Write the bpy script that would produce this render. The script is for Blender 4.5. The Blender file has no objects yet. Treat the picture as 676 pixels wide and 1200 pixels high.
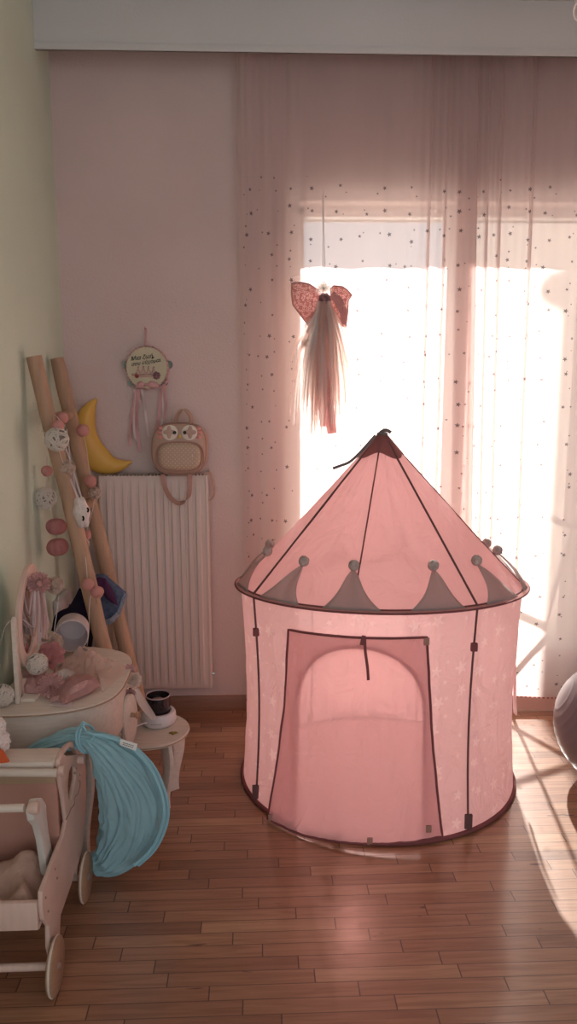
import bpy, bmesh, math, random
from mathutils import Vector, Matrix, noise
random.seed(7)
C = bpy.context.scene.collection
PI = math.pi
V = Vector
rad = math.radians

# ------------------------------------------------------------------ camera model (also used to lay things out on real planes)
FPX = 920.0; W = 676; HH = 1200; CH = 1.50
YAW = rad(2.25); PITCH = rad(-10.0); ROLL = rad(0.13)
_f = V((math.sin(YAW)*math.cos(PITCH), math.cos(YAW)*math.cos(PITCH), math.sin(PITCH)))
_r = V((math.cos(YAW), -math.sin(YAW), 0)); _u = _r.cross(_f)
_r2 = math.cos(ROLL)*_r - math.sin(ROLL)*_u; _u2 = math.cos(ROLL)*_u + math.sin(ROLL)*_r
def _ray(px, py):
    return _f + _r2*((px-W/2)/FPX) + _u2*((HH/2-py)/FPX)
def P(px, py, Y):
    d = _ray(px, py); t = Y/d.y
    return V((d.x*t, Y, CH+d.z*t))
def PZ(px, py, z):
    d = _ray(px, py); t = (z-CH)/d.z
    return V((d.x*t, d.y*t, z))
def PX(px, py, x):
    d = _ray(px, py); t = x/d.x
    return V((x, d.y*t, CH+d.z*t))

cam_d = bpy.data.cameras.new('camera'); cam = bpy.data.objects.new('camera', cam_d); C.objects.link(cam)
cam.location = (0, 0, CH)
cam.matrix_world = Matrix(((_r2.x, _u2.x, -_f.x, 0), (_r2.y, _u2.y, -_f.y, 0), (_r2.z, _u2.z, -_f.z, CH), (0, 0, 0, 1)))
cam_d.sensor_fit = 'VERTICAL'; cam_d.sensor_height = 36.0; cam_d.lens = 36.0*FPX/HH
cam_d.clip_start = 0.05
bpy.context.scene.camera = cam

# ------------------------------------------------------------------ materials
def srgb(r, g, b):
    def c(x):
        x /= 255.0
        return x/12.92 if x <= 0.04045 else ((x+0.055)/1.055)**2.4
    return (c(r), c(g), c(b), 1)
class NT:
    def __init__(s, name):
        s.m = bpy.data.materials.new(name); s.m.use_nodes = True
        s.t = s.m.node_tree; s.t.nodes.clear()
        s.out = s.t.nodes.new('ShaderNodeOutputMaterial')
    def n(s, typ, ins=None, **props):
        nd = s.t.nodes.new(typ)
        for k, v in props.items(): setattr(nd, k, v)
        for k, v in (ins or {}).items():
            if isinstance(v, bpy.types.NodeSocket): s.t.links.new(v, nd.inputs[k])
            else: nd.inputs[k].default_value = v
        return nd
    def math(s, op, a, b=0.0, clamp=False):
        nd = s.n('ShaderNodeMath', {0: a, 1: b}, operation=op); nd.use_clamp = clamp
        return nd.outputs[0]
    def vmath(s, op, a, b=(0, 0, 0)):
        return s.n('ShaderNodeVectorMath', {0: a, 1: b}, operation=op).outputs[0]
    def mix(s, fac, a, b):
        nd = s.n('ShaderNodeMix', data_type='RGBA')
        for k, v in ((0, fac), (6, a), (7, b)):
            if isinstance(v, bpy.types.NodeSocket): s.t.links.new(v, nd.inputs[k])
            else: nd.inputs[k].default_value = v
        return nd.outputs[2]
    def surf(s, sock):
        s.t.links.new(sock, s.out.inputs['Surface']); return s.m
def principled(name, col, rough=0.6, spec=0.4, noise_amt=0.0, nscale=20, bump=0.0, bscale=80, metal=0.0, coat=0.0, col2=None, sheen=0.0, stretch=(1, 1, 1), trans=0.0, bdist=0.01):
    t = NT(name)
    b = t.n('ShaderNodeBsdfPrincipled', {'Roughness': rough, 'Metallic': metal, 'Specular IOR Level': spec})
    if coat: b.inputs['Coat Weight'].default_value = coat; b.inputs['Coat Roughness'].default_value = 0.12
    if sheen: b.inputs['Sheen Weight'].default_value = sheen
    tc = t.n('ShaderNodeTexCoord')
    mp = t.n('ShaderNodeMapping', {'Vector': tc.outputs['Object'], 'Scale': stretch})
    if noise_amt or col2:
        nz = t.n('ShaderNodeTexNoise', {'Vector': mp.outputs[0], 'Scale': nscale, 'Detail': 4.0})
        c2 = col2 or tuple([c*(1-noise_amt) for c in col[:3]]+[1])
        rp = t.n('ShaderNodeMapRange', {0: nz.outputs[0], 1: 0.35, 2: 0.65})
        cs = t.mix(rp.outputs[0], col, c2)
        t.t.links.new(cs, b.inputs['Base Color'])
    else: b.inputs['Base Color'].default_value = col
    if bump:
        nb = t.n('ShaderNodeTexNoise', {'Vector': mp.outputs[0], 'Scale': bscale, 'Detail': 3.0})
        bp = t.n('ShaderNodeBump', {'Height': nb.outputs[0], 'Strength': bump, 'Distance': bdist})
        t.t.links.new(bp.outputs[0], b.inputs['Normal'])
    if trans:
        tr = t.n('ShaderNodeBsdfTranslucent', {'Color': col})
        return t.surf(t.n('ShaderNodeMixShader', {0: trans, 1: b.outputs[0], 2: tr.outputs[0]}).outputs[0])
    return t.surf(b.outputs[0])
def star_mask(t, vec, cell, r0, r1, density, seed, dot=False):
    sc = t.vmath('MULTIPLY', vec, (1/cell, 1/cell, 0))
    fl = t.vmath('FLOOR', sc)
    wn = t.n('ShaderNodeTexWhiteNoise', {'Vector': t.vmath('ADD', fl, (seed, seed*1.7, 0.5))}, noise_dimensions='3D')
    rn = t.n('ShaderNodeSeparateColor', {0: wn.outputs['Color']})
    jit = t.vmath('MULTIPLY', t.vmath('SUBTRACT', wn.outputs['Color'], (0.5, 0.5, 0.5)), (0.5, 0.5, 0))
    p = t.vmath('SUBTRACT', t.vmath('SUBTRACT', t.vmath('SUBTRACT', sc, fl), (0.5, 0.5, 0)), jit)
    sp = t.n('ShaderNodeSeparateXYZ', {0: p})
    r = t.math('MULTIPLY', t.n('ShaderNodeVectorMath', {0: p}, operation='LENGTH').outputs['Value'], cell)
    R = t.math('ADD', t.math('MULTIPLY', rn.outputs[2], r1-r0), r0)
    if not dot:
        a = t.math('ADD', t.math('ARCTAN2', sp.outputs[1], sp.outputs[0]), t.math('MULTIPLY', rn.outputs[0], 6.28))
        k = t.math('FRACT', t.math('ADD', t.math('DIVIDE', a, 2*PI/5), 20.0))
        m = t.math('POWER', t.math('MULTIPLY', t.math('ABSOLUTE', t.math('SUBTRACT', k, 0.5)), 2.0), 1.5)
        R = t.math('MULTIPLY', R, t.math('ADD', t.math('MULTIPLY', m, 0.58), 0.42))
    mk = t.math('LESS_THAN', r, R)
    keep = t.math('LESS_THAN', wn.outputs['Value'], density)
    return t.math('MULTIPLY', mk, keep)
def cloth(name, col, trl=0.5, transp=0.2, stars=None, starcol=None, star_transp=None, weave=0.0, tcol=(1, 1, 1, 1), bump=0.0, vmax=None):
    t = NT(name)
    c = col; tf = transp
    tc = t.n('ShaderNodeTexCoord')
    if stars:
        mk = None
        for st in stars:
            s = star_mask(t, tc.outputs['UV'], *st)
            mk = s if mk is None else t.math('MAXIMUM', mk, s)
        if vmax is not None:
            sv = t.n('ShaderNodeSeparateXYZ', {0: tc.outputs['UV']})
            mk = t.math('MULTIPLY', mk, t.math('LESS_THAN', sv.outputs[1], vmax))
        c = t.mix(mk, col, starcol)
        if star_transp is not None:
            tf = t.math('ADD', t.math('MULTIPLY', mk, star_transp-transp), transp)
    d = t.n('ShaderNodeBsdfDiffuse', {'Color': c}); tl = t.n('ShaderNodeBsdfTranslucent', {'Color': c})
    if bump:
        nb = t.n('ShaderNodeTexNoise', {'Vector': tc.outputs['Object'], 'Scale': 9.0, 'Detail': 4.0, 'Distortion': 1.2})
        bp = t.n('ShaderNodeBump', {'Height': nb.outputs[0], 'Strength': bump, 'Distance': 0.03})
        t.t.links.new(bp.outputs[0], d.inputs['Normal']); t.t.links.new(bp.outputs[0], tl.inputs['Normal'])
    m1 = t.n('ShaderNodeMixShader', {0: trl, 1: d.outputs[0], 2: tl.outputs[0]})
    tp = t.n('ShaderNodeBsdfTransparent', {'Color': tcol})
    m2 = t.n('ShaderNodeMixShader', {0: tf, 1: m1.outputs[0], 2: tp.outputs[0]})
    return t.surf(m2.outputs[0])

M = {}
M['wall_pink'] = principled('wall_pink_paint', srgb(216, 192, 184), 0.85, 0.2, 0.05, 3, 0.25, 140)
M['wall_green'] = principled('wall_green_paint', srgb(216, 226, 204), 0.85, 0.2, 0.04, 3, 0.2, 140)
M['white_paint'] = principled('white_paint', srgb(214, 210, 206), 0.8, 0.2, 0.03, 3, 0.1, 100)
M['plaster'] = principled('outside_plaster', srgb(225, 215, 205), 0.9, 0.1, 0.06, 4)
M['concrete'] = principled('balcony_tiles', srgb(196, 186, 178), 0.8, 0.2, 0.1, 5)
M['upvc'] = principled('white_door_frame', srgb(225, 222, 216), 0.4)
M['radiator'] = principled('radiator_enamel', srgb(216, 194, 182), 0.45, 0.4)
M['radiator_dark'] = principled('radiator_slots', srgb(60, 48, 46), 0.8)
M['birch'] = principled('pale_plywood', srgb(222, 204, 188), 0.55, 0.3, 0.10, 14, stretch=(1, 6, 6))
M['birch_pink'] = principled('pink_stained_wood', srgb(218, 186, 170), 0.5, 0.3, 0.08, 14, stretch=(6, 1, 1))
M['birch_edge'] = principled('plywood_edge', srgb(176, 140, 112), 0.6, 0.3, 0.15, 60, stretch=(1, 1, 4))
M['ladder'] = principled('ladder_wood', srgb(190, 152, 124), 0.6, 0.3, 0.28, 5, 0.2, 30, stretch=(4, 4, 0.7))
M['grey_white'] = principled('painted_white_wood', srgb(214, 208, 198), 0.5)
M['white_plastic'] = principled('white_plastic', srgb(216, 206, 204), 0.35)
M['pot_white'] = principled('off_white_pot', srgb(206, 190, 188), 0.45)
M['dark_glass'] = principled('dark_jar', srgb(38, 28, 32), 0.12, 0.6)
M['clear_rim'] = principled('jar_rim', srgb(170, 150, 148), 0.2, 0.6)
M['moon'] = principled('yellow_moon_plastic', srgb(230, 178, 84), 0.4, 0.4, 0.05, 3)
M['rose_leather'] = principled('rose_gold_leather', srgb(190, 154, 134), 0.42, 0.5, 0.12, 6, 0.1, 60)
M['rose_dark'] = principled('rose_gold_trim', srgb(164, 122, 106), 0.45, 0.5)
M['eye_white'] = principled('cream_felt', srgb(226, 212, 196), 0.8)
M['black'] = principled('black_gloss', srgb(20, 18, 20), 0.25)
M['beak_yellow'] = principled('yellow_leather', srgb(214, 178, 90), 0.5)
M['petal_pink'] = principled('pink_leather', srgb(214, 142, 134), 0.6)
M['dark_pole'] = principled('dark_sleeve', srgb(104, 72, 70), 0.7)
M['burgundy'] = principled('burgundy_binding', srgb(128, 72, 72), 0.75)
M['grey_felt'] = cloth('grey_flag_felt', srgb(226, 218, 214), 0.6, 0.42, tcol=srgb(200, 196, 196))
M['grey_pompom'] = principled('grey_felt_ball', srgb(196, 176, 168), 0.9, 0.1, 0.25, 60, 0.6, 120)
M['tent_wall'] = cloth('tent_wall_cloth', srgb(247, 224, 223), 0.62, 0.12, [(0.085, 0.018, 0.026, 0.55, 3.0), (0.062, 0.006, 0.011, 0.5, 9.0)], srgb(254, 238, 235), 0.09, tcol=srgb(250, 218, 218), bump=0.6)
M['tent_roof'] = cloth('tent_roof_cloth', srgb(241, 206, 205), 0.68, 0.04, tcol=srgb(240, 200, 196), bump=0.3)
M['tent_flap'] = cloth('tent_flap_cloth', srgb(235, 200, 201), 0.68, 0.14, tcol=srgb(240, 200, 194), bump=0.4)
M['tent_floor'] = cloth('tent_floor_cloth', srgb(240, 212, 210), 0.2, 0.0)
M['curtain'] = cloth('curtain_voile', srgb(230, 208, 203), 0.52, 0.25, [(0.095, 0.006, 0.0105, 0.8, 2.0), (0.07, 0.003, 0.0055, 0.7, 5.0)], srgb(122, 108, 108), 0.05, vmax=2.27)
M['hem'] = cloth('curtain_hem', srgb(222, 176, 166), 0.5, 0.15)
def _stitch():
    t = NT('hem_stitching'); tc = t.n('ShaderNodeTexCoord'); u = t.n('ShaderNodeSeparateXYZ', {0: tc.outputs['UV']})
    c = t.mix(t.math('LESS_THAN', t.math('FRACT', t.math('DIVIDE', u.outputs[0], .014)), .6), srgb(222, 176, 166), srgb(166, 108, 100))
    return t.surf(t.n('ShaderNodeMixShader', {0: .4, 1: t.n('ShaderNodeBsdfDiffuse', {'Color': c}).outputs[0], 2: t.n('ShaderNodeBsdfTranslucent', {'Color': c}).outputs[0]}).outputs[0])
M['stitch'] = _stitch()
M['satin'] = principled('dusty_pink_satin', srgb(226, 182, 176), 0.45, 0.5, 0.25, 40, 0.3, 90, trans=0.5)
def _lace():
    t = NT('pink_lace_satin'); tc = t.n('ShaderNodeTexCoord')
    vo = t.n('ShaderNodeTexVoronoi', {'Vector': tc.outputs['Object'], 'Scale': 95.0}, feature='F1')
    r = t.math('LESS_THAN', t.math('ABSOLUTE', t.math('SUBTRACT', vo.outputs['Distance'], .42)), .11)
    c = t.mix(r, srgb(206, 152, 146), srgb(250, 222, 216))
    d = t.n('ShaderNodeBsdfPrincipled', {'Base Color': c, 'Roughness': .4}); tl = t.n('ShaderNodeBsdfTranslucent', {'Color': c})
    return t.surf(t.n('ShaderNodeMixShader', {0: .5, 1: d.outputs[0], 2: tl.outputs[0]}).outputs[0])
M['lace_satin'] = _lace()
M['satin_dark'] = principled('mauve_flower', srgb(164, 122, 124), 0.6, 0.4, 0.3, 50, trans=0.15)
M['lace_trim'] = principled('pale_lace_trim', srgb(226, 178, 172), 0.6, 0.3, 0.3, 90, 0.4, 150, trans=0.2)
M['tulle_cream'] = cloth('cream_tulle', srgb(254, 252, 249), 0.7, 0.6)
M['tulle_clear'] = cloth('clear_tulle', srgb(246, 230, 226), 0.6, 0.72)
M['tulle_pink'] = cloth('pink_tulle', srgb(240, 216, 208), 0.7, 0.45)
M['tulle_soft'] = cloth('soft_table_tulle', srgb(240, 212, 200), 0.35, 0.55)
M['flower_pink'] = principled('pink_organza', srgb(212, 164, 158), 0.7, 0.2, 0.15, 30, trans=0.25)
M['flower_cream'] = principled('cream_organza', srgb(232, 212, 196), 0.7, 0.2, 0.12, 30, trans=0.5)
M['ribbon_pink'] = principled('pink_ribbon', srgb(222, 168, 166), 0.45, 0.4, trans=0.2)
M['ribbon_white'] = principled('pale_ribbon', srgb(230, 208, 204), 0.4, 0.4, trans=0.2)
M['paper_pink'] = principled('pink_paper_ball', srgb(200, 134, 130), 0.8, 0.2, 0.15, 20, trans=0.15)
M['felt_pink'] = principled('pink_felt_ball', srgb(208, 146, 136), 0.9, 0.1, 0.1, 40, 0.3, 150)
M['wicker'] = principled('whitewashed_wicker', srgb(220, 206, 192), 0.7, 0.2, 0.2, 40)
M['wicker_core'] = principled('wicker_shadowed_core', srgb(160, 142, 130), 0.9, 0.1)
M['cord'] = principled('white_cord', srgb(216, 202, 192), 0.7)
M['plush'] = principled('white_plush', srgb(232, 214, 204), 0.95, 0.1, 0.06, 40, 0.7, 90, sheen=0.4)
M['orange'] = principled('orange_felt', srgb(206, 90, 48), 0.85)
M['denim'] = principled('blue_denim', srgb(100, 108, 130), 0.9, 0.1, 0.3, 60, 0.3, 200)
M['denim_light'] = principled('denim_hem', srgb(156, 160, 174), 0.9, 0.1, 0.3, 80, 0.3, 200)
M['purple'] = principled('purple_cotton', srgb(78, 44, 72), 0.9, 0.1, 0.15, 20, 0.2, 60)
M['navy'] = principled('dark_navy_cotton', srgb(42, 36, 52), 0.9, 0.1, 0.15, 20, 0.2, 60)
M['blue'] = principled('light_blue_gauze', srgb(176, 216, 222), 0.85, 0.2, 0.12, 9, 1.0, 10, trans=0.3, bdist=.035, stretch=(1, 1, .6))
M['blue_dark'] = principled('light_blue_ribbon', srgb(146, 194, 204), 0.6)
M['blanket'] = principled('beige_pink_blanket', srgb(190, 154, 138), 0.95, 0.1, 0.1, 30, 0.5, 60)
M['ball_grey'] = principled('grey_gym_ball', srgb(112, 104, 106), 0.3, 0.5, 0.05, 4)
M['label_white'] = principled('white_label', srgb(230, 226, 218), 0.7)
M['ink'] = principled('black_ink', srgb(28, 24, 26), 0.7)
M['drumskin'] = principled('cream_drum_skin', srgb(204, 192, 162), 0.6, 0.3, 0.05, 8)
M['jingle'] = principled('tarnished_jingle', srgb(110, 116, 104), 0.4, 0.5, metal=0.7)
M['steel'] = principled('steel_bolt', srgb(190, 186, 180), 0.3, metal=0.9)
M['mirror'] = principled('mirror_glass', srgb(214, 208, 204), 0.04, metal=1.0)
M['leaf'] = principled('olive_leaf', srgb(118, 104, 48), 0.7, col2=srgb(150, 132, 60), nscale=90)
M['red'] = principled('red_flower', srgb(164, 72, 60), 0.7)
M['grey_lace'] = cloth('grey_lace', srgb(150, 140, 140), 0.3, 0.3)
M['awning'] = principled('awning_canvas', srgb(190, 176, 160), 0.9, 0.1, 0.05, 8)
M['lampshade'] = principled('frosted_lamp_glass', srgb(226, 220, 214), 0.35)
M['metal_frame'] = principled('pale_metal_tube', srgb(190, 186, 182), 0.45)
def _glass():
    t = NT('window_glass')
    tp = t.n('ShaderNodeBsdfTransparent', {'Color': (0.95, 0.97, 0.96, 1)}); g = t.n('ShaderNodeBsdfGlossy', {'Roughness': 0.03})
    return t.surf(t.n('ShaderNodeMixShader', {0: 0.06, 1: tp.outputs[0], 2: g.outputs[0]}).outputs[0])
M['glass'] = _glass()
def _dots():
    t = NT('dotted_rose_leather')
    tc = t.n('ShaderNodeTexCoord')
    cell = 0.0125
    mp = t.n('ShaderNodeMapping', {'Vector': tc.outputs['UV'], 'Rotation': (0, 0, rad(45)), 'Scale': (1/cell, 1/cell, 1)})
    p = t.vmath('SUBTRACT', t.vmath('FRACTION', mp.outputs[0]), (0.5, 0.5, 0))
    p = t.vmath('MULTIPLY', p, (1, 1, 0))
    l = t.n('ShaderNodeVectorMath', {0: p}, operation='LENGTH').outputs['Value']
    mk = t.math('LESS_THAN', l, 0.17)
    b = t.n('ShaderNodeBsdfPrincipled', {'Base Color': t.mix(mk, srgb(186, 156, 132), srgb(214, 190, 164)), 'Roughness': 0.5})
    return t.surf(b.outputs[0])
M['dots'] = _dots()
def _floor():
    t = NT('oak_strip_parquet')
    tc = t.n('ShaderNodeTexCoord')
    sp = t.n('ShaderNodeSeparateXYZ', {0: tc.outputs['Object']})
    PW = 0.047
    yy = t.math('ADD', t.math('DIVIDE', sp.outputs[1], PW), 0.3)
    row = t.math('FLOOR', yy); fy = t.math('FRACT', yy)
    w0 = t.n('ShaderNodeTexWhiteNoise', {'W': row}, noise_dimensions='1D')
    xs = t.math('DIVIDE', t.math('ADD', sp.outputs[0], t.math('ADD', t.math('MULTIPLY', row, 0.085), t.math('MULTIPLY', w0.outputs[0], 0.06))), 0.37)
    col = t.math('FLOOR', xs); fx = t.math('FRACT', xs)
    cid = t.n('ShaderNodeCombineXYZ', {0: col, 1: row, 2: 0.0})
    w1 = t.n('ShaderNodeTexWhiteNoise', {'Vector': cid.outputs[0]}, noise_dimensions='3D')
    off = t.vmath('MULTIPLY', w1.outputs['Color'], (7, 7, 7))
    gv = t.n('ShaderNodeMapping', {'Vector': t.vmath('ADD', tc.outputs['Object'], off), 'Scale': (2.2, 34, 1)})
    gr = t.n('ShaderNodeTexNoise', {'Vector': gv.outputs[0], 'Scale': 2.4, 'Detail': 6.0, 'Distortion': 0.6})
    ramp = t.n('ShaderNodeValToRGB', {0: w1.outputs['Value']})
    e = ramp.color_ramp.elements
    e[0].color = srgb(144, 100, 75); e[1].color = srgb(188, 144, 110)
    e.new(0.2).color = srgb(162, 114, 86); e.new(0.8).color = srgb(175, 128, 98)
    g2 = t.n('ShaderNodeMapRange', {0: gr.outputs[0], 1: 0.38, 2: 0.68})
    base = t.mix(g2.outputs[0], ramp.outputs[0], t.vmath('MULTIPLY', ramp.outputs[0], (0.74, 0.68, 0.64)))
    kn = t.n('ShaderNodeTexNoise', {'Vector': t.n('ShaderNodeMapping', {'Vector': t.vmath('ADD', tc.outputs['Object'], off), 'Scale': (3, 11, 1)}).outputs[0], 'Scale': 3.0, 'Detail': 2.0})
    kf = t.n('ShaderNodeMapRange', {0: kn.outputs[0], 1: 0.72, 2: 0.78})
    base = t.mix(kf.outputs[0], base, srgb(92, 54, 40))
    ey = t.math('MINIMUM', fy, t.math('SUBTRACT', 1.0, fy)); ex = t.math('MINIMUM', fx, t.math('SUBTRACT', 1.0, fx))
    sy = t.math('LESS_THAN', ey, 0.03); sx = t.math('LESS_THAN', ex, 0.0045)
    seam = t.math('MULTIPLY', t.math('MAXIMUM', t.math('MULTIPLY', sy, 0.8), sx), 0.8)
    base = t.mix(seam, base, srgb(70, 40, 30))
    b = t.n('ShaderNodeBsdfPrincipled', {'Base Color': base, 'Roughness': 0.34, 'Specular IOR Level': 0.5, 'Coat Weight': 0.7, 'Coat Roughness': 0.15})
    wv = t.n('ShaderNodeTexNoise', {'Vector': tc.outputs['Object'], 'Scale': 6.0, 'Detail': 3.0})
    h = t.math('ADD', t.math('MULTIPLY', wv.outputs[0], 0.5), t.math('MULTIPLY', seam, -0.3))
    h = t.math('ADD', h, t.math('MULTIPLY', w1.outputs['Value'], 0.12))
    bp = t.n('ShaderNodeBump', {'Height': h, 'Strength': 0.25, 'Distance': 0.006})
    t.t.links.new(bp.outputs[0], b.inputs['Normal']); t.t.links.new(bp.outputs[0], b.inputs['Coat Normal'])
    return t.surf(b.outputs[0])
M['floor'] = _floor()
M['baseboard'] = principled('stained_baseboard', srgb(150, 104, 80), 0.4, 0.4, 0.2, 6, stretch=(1, 8, 8))

# ------------------------------------------------------------------ mesh helper
def wloc(o):
    l = V((0, 0, 0))
    while o is not None: l += o.location; o = o.parent
    return l
def catmull(pts, n):
    pts = [V(p) if not isinstance(p, (int, float)) else p for p in pts]
    out = []
    m = len(pts)-1
    for i in range(n+1):
        s = i/n*m; k = min(int(s), m-1); t = s-k
        p0 = pts[max(k-1, 0)]; p1 = pts[k]; p2 = pts[k+1]; p3 = pts[min(k+2, m)]
        out.append(0.5*((2*p1)+(p2-p0)*t+(2*p0-5*p1+4*p2-p3)*t*t+(3*p1-p0-3*p2+p3)*t*t*t))
    return out
class MB:
    def __init__(s):
        s.bm = bmesh.new(); s.uv = s.bm.loops.layers.uv.new('UVMap')
    def _bevel(s, verts, bev, seg=2):
        if bev <= 0: return
        es = set()
        for v in verts:
            for e in v.link_edges:
                if len(e.link_faces) == 2 and e.calc_face_angle(0) > 0.5: es.add(e)
        bmesh.ops.bevel(s.bm, geom=list(es), offset=bev, segments=seg, affect='EDGES', profile=0.5, clamp_overlap=True)
    def box(s, lo, hi, bev=0.003, rot=None, piv=None):
        lo = V(lo); hi = V(hi); c = (lo+hi)/2; d = hi-lo
        r = bmesh.ops.create_cube(s.bm, size=1, matrix=Matrix.Translation(c) @ Matrix.Diagonal((d.x, d.y, d.z, 1)))
        vs = r['verts']
        if rot is not None:
            pv = V(piv) if piv is not None else c
            bmesh.ops.transform(s.bm, matrix=Matrix.Translation(pv) @ rot @ Matrix.Translation(-pv), verts=vs)
        s._bevel(vs, bev); return s
    def grid(s, rows, closed=False, uvs=None):
        vr = [[s.bm.verts.new(p) for p in row] for row in rows]
        for i in range(len(vr)-1):
            n = len(vr[i])
            for j in range(n if closed else n-1):
                k = (j+1) % n
                try: f = s.bm.faces.new((vr[i][j], vr[i][k], vr[i+1][k], vr[i+1][j]))
                except ValueError: continue
                if uvs:
                    q = [uvs[i][j], uvs[i][k] if k else uvs[i][n-1], uvs[i+1][k] if k else uvs[i+1][n-1], uvs[i+1][j]]
                    for lp, u in zip(f.loops, q): lp[s.uv].uv = u
        return vr
    def tube(s, pts, r, seg=8, flat=None, cap=True, closed=False, ripple=None):
        pts = [V(p) for p in pts]; n = len(pts)
        rs = r if isinstance(r, (list, tuple)) else [r]*n
        tan = []
        for i in range(n):
            a = pts[(i-1) % n] if (closed or i > 0) else pts[i]
            b = pts[(i+1) % n] if (closed or i < n-1) else pts[i]
            t = (b-a); tan.append(t.normalized() if t.length > 1e-9 else V((0, 0, 1)))
        up = flat[0].normalized() if flat else None
        nrm = None; rows = []
        for i in range(n):
            t = tan[i]
            if up is not None:
                x = up - t*up.dot(t)
                x = x.normalized() if x.length > 1e-6 else t.orthogonal().normalized()
            elif nrm is None: x = t.orthogonal().normalized()
            else:
                x = nrm - t*nrm.dot(t); x = x.normalized() if x.length > 1e-6 else t.orthogonal().normalized()
            nrm = x; y = t.cross(x)
            k = flat[1] if flat else 1.0
            kk = k[i] if isinstance(k, (list, tuple)) else k
            row = []
            for j in range(seg):
                a = 2*PI*j/seg
                rr = rs[i]*(1 + (ripple(i/(n-1), a) if ripple else 0))
                row.append(pts[i] + x*(math.cos(a)*rr*kk) + y*(math.sin(a)*rr))
            rows.append(row)
        if closed: rows.append(None); 
        if closed:
            vr = [[s.bm.verts.new(p) for p in row] for row in rows[:-1]]
            for i in range(n):
                for j in range(seg):
                    k = (j+1) % seg; ii = (i+1) % n
                    s.bm.faces.new((vr[i][j], vr[i][k], vr[ii][k], vr[ii][j]))
            return s
        vr = s.grid(rows, closed=True)
        if cap:
            s.bm.faces.new(vr[0][::-1]); s.bm.faces.new(vr[-1])
        return s
    def ribbon(s, pts, w, side, th=0.0012):
        # flat strap of width w along pts; side = direction across the strap
        pts = [V(p) for p in pts]; n = len(pts)
        ws = w if isinstance(w, (list, tuple)) else [w]*n
        rows = []
        for i in range(n):
            t = (pts[min(i+1, n-1)]-pts[max(i-1, 0)]).normalized()
            sd = V(side[i]) if isinstance(side, list) else V(side)
            sd = (sd - t*sd.dot(t)).normalized(); nn = t.cross(sd)
            h = ws[i]/2
            rows.append([pts[i]-sd*h-nn*th/2, pts[i]+sd*h-nn*th/2, pts[i]+sd*h+nn*th/2, pts[i]-sd*h+nn*th/2])
        vr = s.grid(rows, closed=True)
        s.bm.faces.new(vr[0][::-1]); s.bm.faces.new(vr[-1]); return s
    def lathe(s, prof, origin, axis=(0, 0, 1), seg=24, cap=True):
        z = V(axis).normalized(); x = z.orthogonal().normalized(); y = z.cross(x); o = V(origin)
        rows = []
        for r, h in prof:
            rows.append([o + z*h + (x*math.cos(2*PI*j/seg)+y*math.sin(2*PI*j/seg))*max(r, 1e-5) for j in range(seg)])
        vr = s.grid(rows, closed=True)
        for k, rv in ((0, vr[0][::-1]), (-1, vr[-1])):
            if cap and prof[k][0] > 1e-4: s.bm.faces.new(rv)
        bmesh.ops.remove_doubles(s.bm, verts=vr[0]+vr[-1], dist=1e-4); return s
    def prism(s, outline, vec, bev=0.002, holes=()):
        vec = V(vec); geom = []; es = []; allv = []
        for loop in [outline]+list(holes):
            vs = [s.bm.verts.new(V(p)) for p in loop]; allv += vs
            for i in range(len(vs)): es.append(s.bm.edges.new((vs[i], vs[(i+1) % len(vs)])))
        if holes:
            r = bmesh.ops.triangle_fill(s.bm, use_beauty=True, use_dissolve=False, edges=es)
            fs = [g for g in r['geom'] if isinstance(g, bmesh.types.BMFace)]
        else: fs = [s.bm.faces.new(allv)]
        r = bmesh.ops.extrude_face_region(s.bm, geom=fs, use_keep_orig=True)
        nv = [g for g in r['geom'] if isinstance(g, bmesh.types.BMVert)]
        bmesh.ops.translate(s.bm, vec=vec, verts=nv)
        bmesh.ops.recalc_face_normals(s.bm, faces=s.bm.faces[:])
        if bev: s._bevel(allv+nv, bev, 2)
        return s
    def ball(s, c, r, sub=3, amp=0.0, fr=30.0, sc=(1, 1, 1), fn=None):
        res = bmesh.ops.create_icosphere(s.bm, subdivisions=sub, radius=1.0)
        c = V(c)
        for v in res['verts']:
            d = v.co.normalized()
            k = r*(1+(amp*noise.noise(d*fr*r*10) if amp else 0))
            if fn: k *= fn(d)
            v.co = c + V((d.x*sc[0], d.y*sc[1], d.z*sc[2]))*k
        return s
    def puff(s, outline, nrm, d0, d1, rings=6, wr=0.0, wf=40.0, both=True, seed=0.0, flatp=2.0):
        # cushion: star-shaped outline, bulging d0 along -nrm and d1 along +nrm
        nrm = V(nrm).normalized(); ol = [V(p) for p in outline]; n = len(ol)
        c = sum(ol, V((0, 0, 0)))/n
        ax = nrm.orthogonal().normalized()
        if abs(nrm.y) > .7: ax = V((1, 0, 0))
        ay = nrm.cross(ax)
        rows = []; uvs = []
        def ring(k, sgn, d):
            h = d*math.sqrt(max(0, 1-k**flatp))
            row = []; ur = []
            for p in ol:
                q = c+(p-c)*k
                w = wr*noise.noise(q*wf+V((seed, 0, 0)))*(1-k**6)
                row.append(q+nrm*(sgn*(h+w))); ur.append(((q-c).dot(ax), (q-c).dot(ay)))
            ur.append(ur[0]); rows.append(row); uvs.append(ur)
        ks = [0.002]+[((i+1)/rings)**0.75 for i in range(rings)]
        for k in ks: ring(k, 1, d1)
        if both:
            for k in ks[:-1][::-1]: ring(k, -1, d0)
        s.grid(rows, closed=True, uvs=uvs)
        return s
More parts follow.
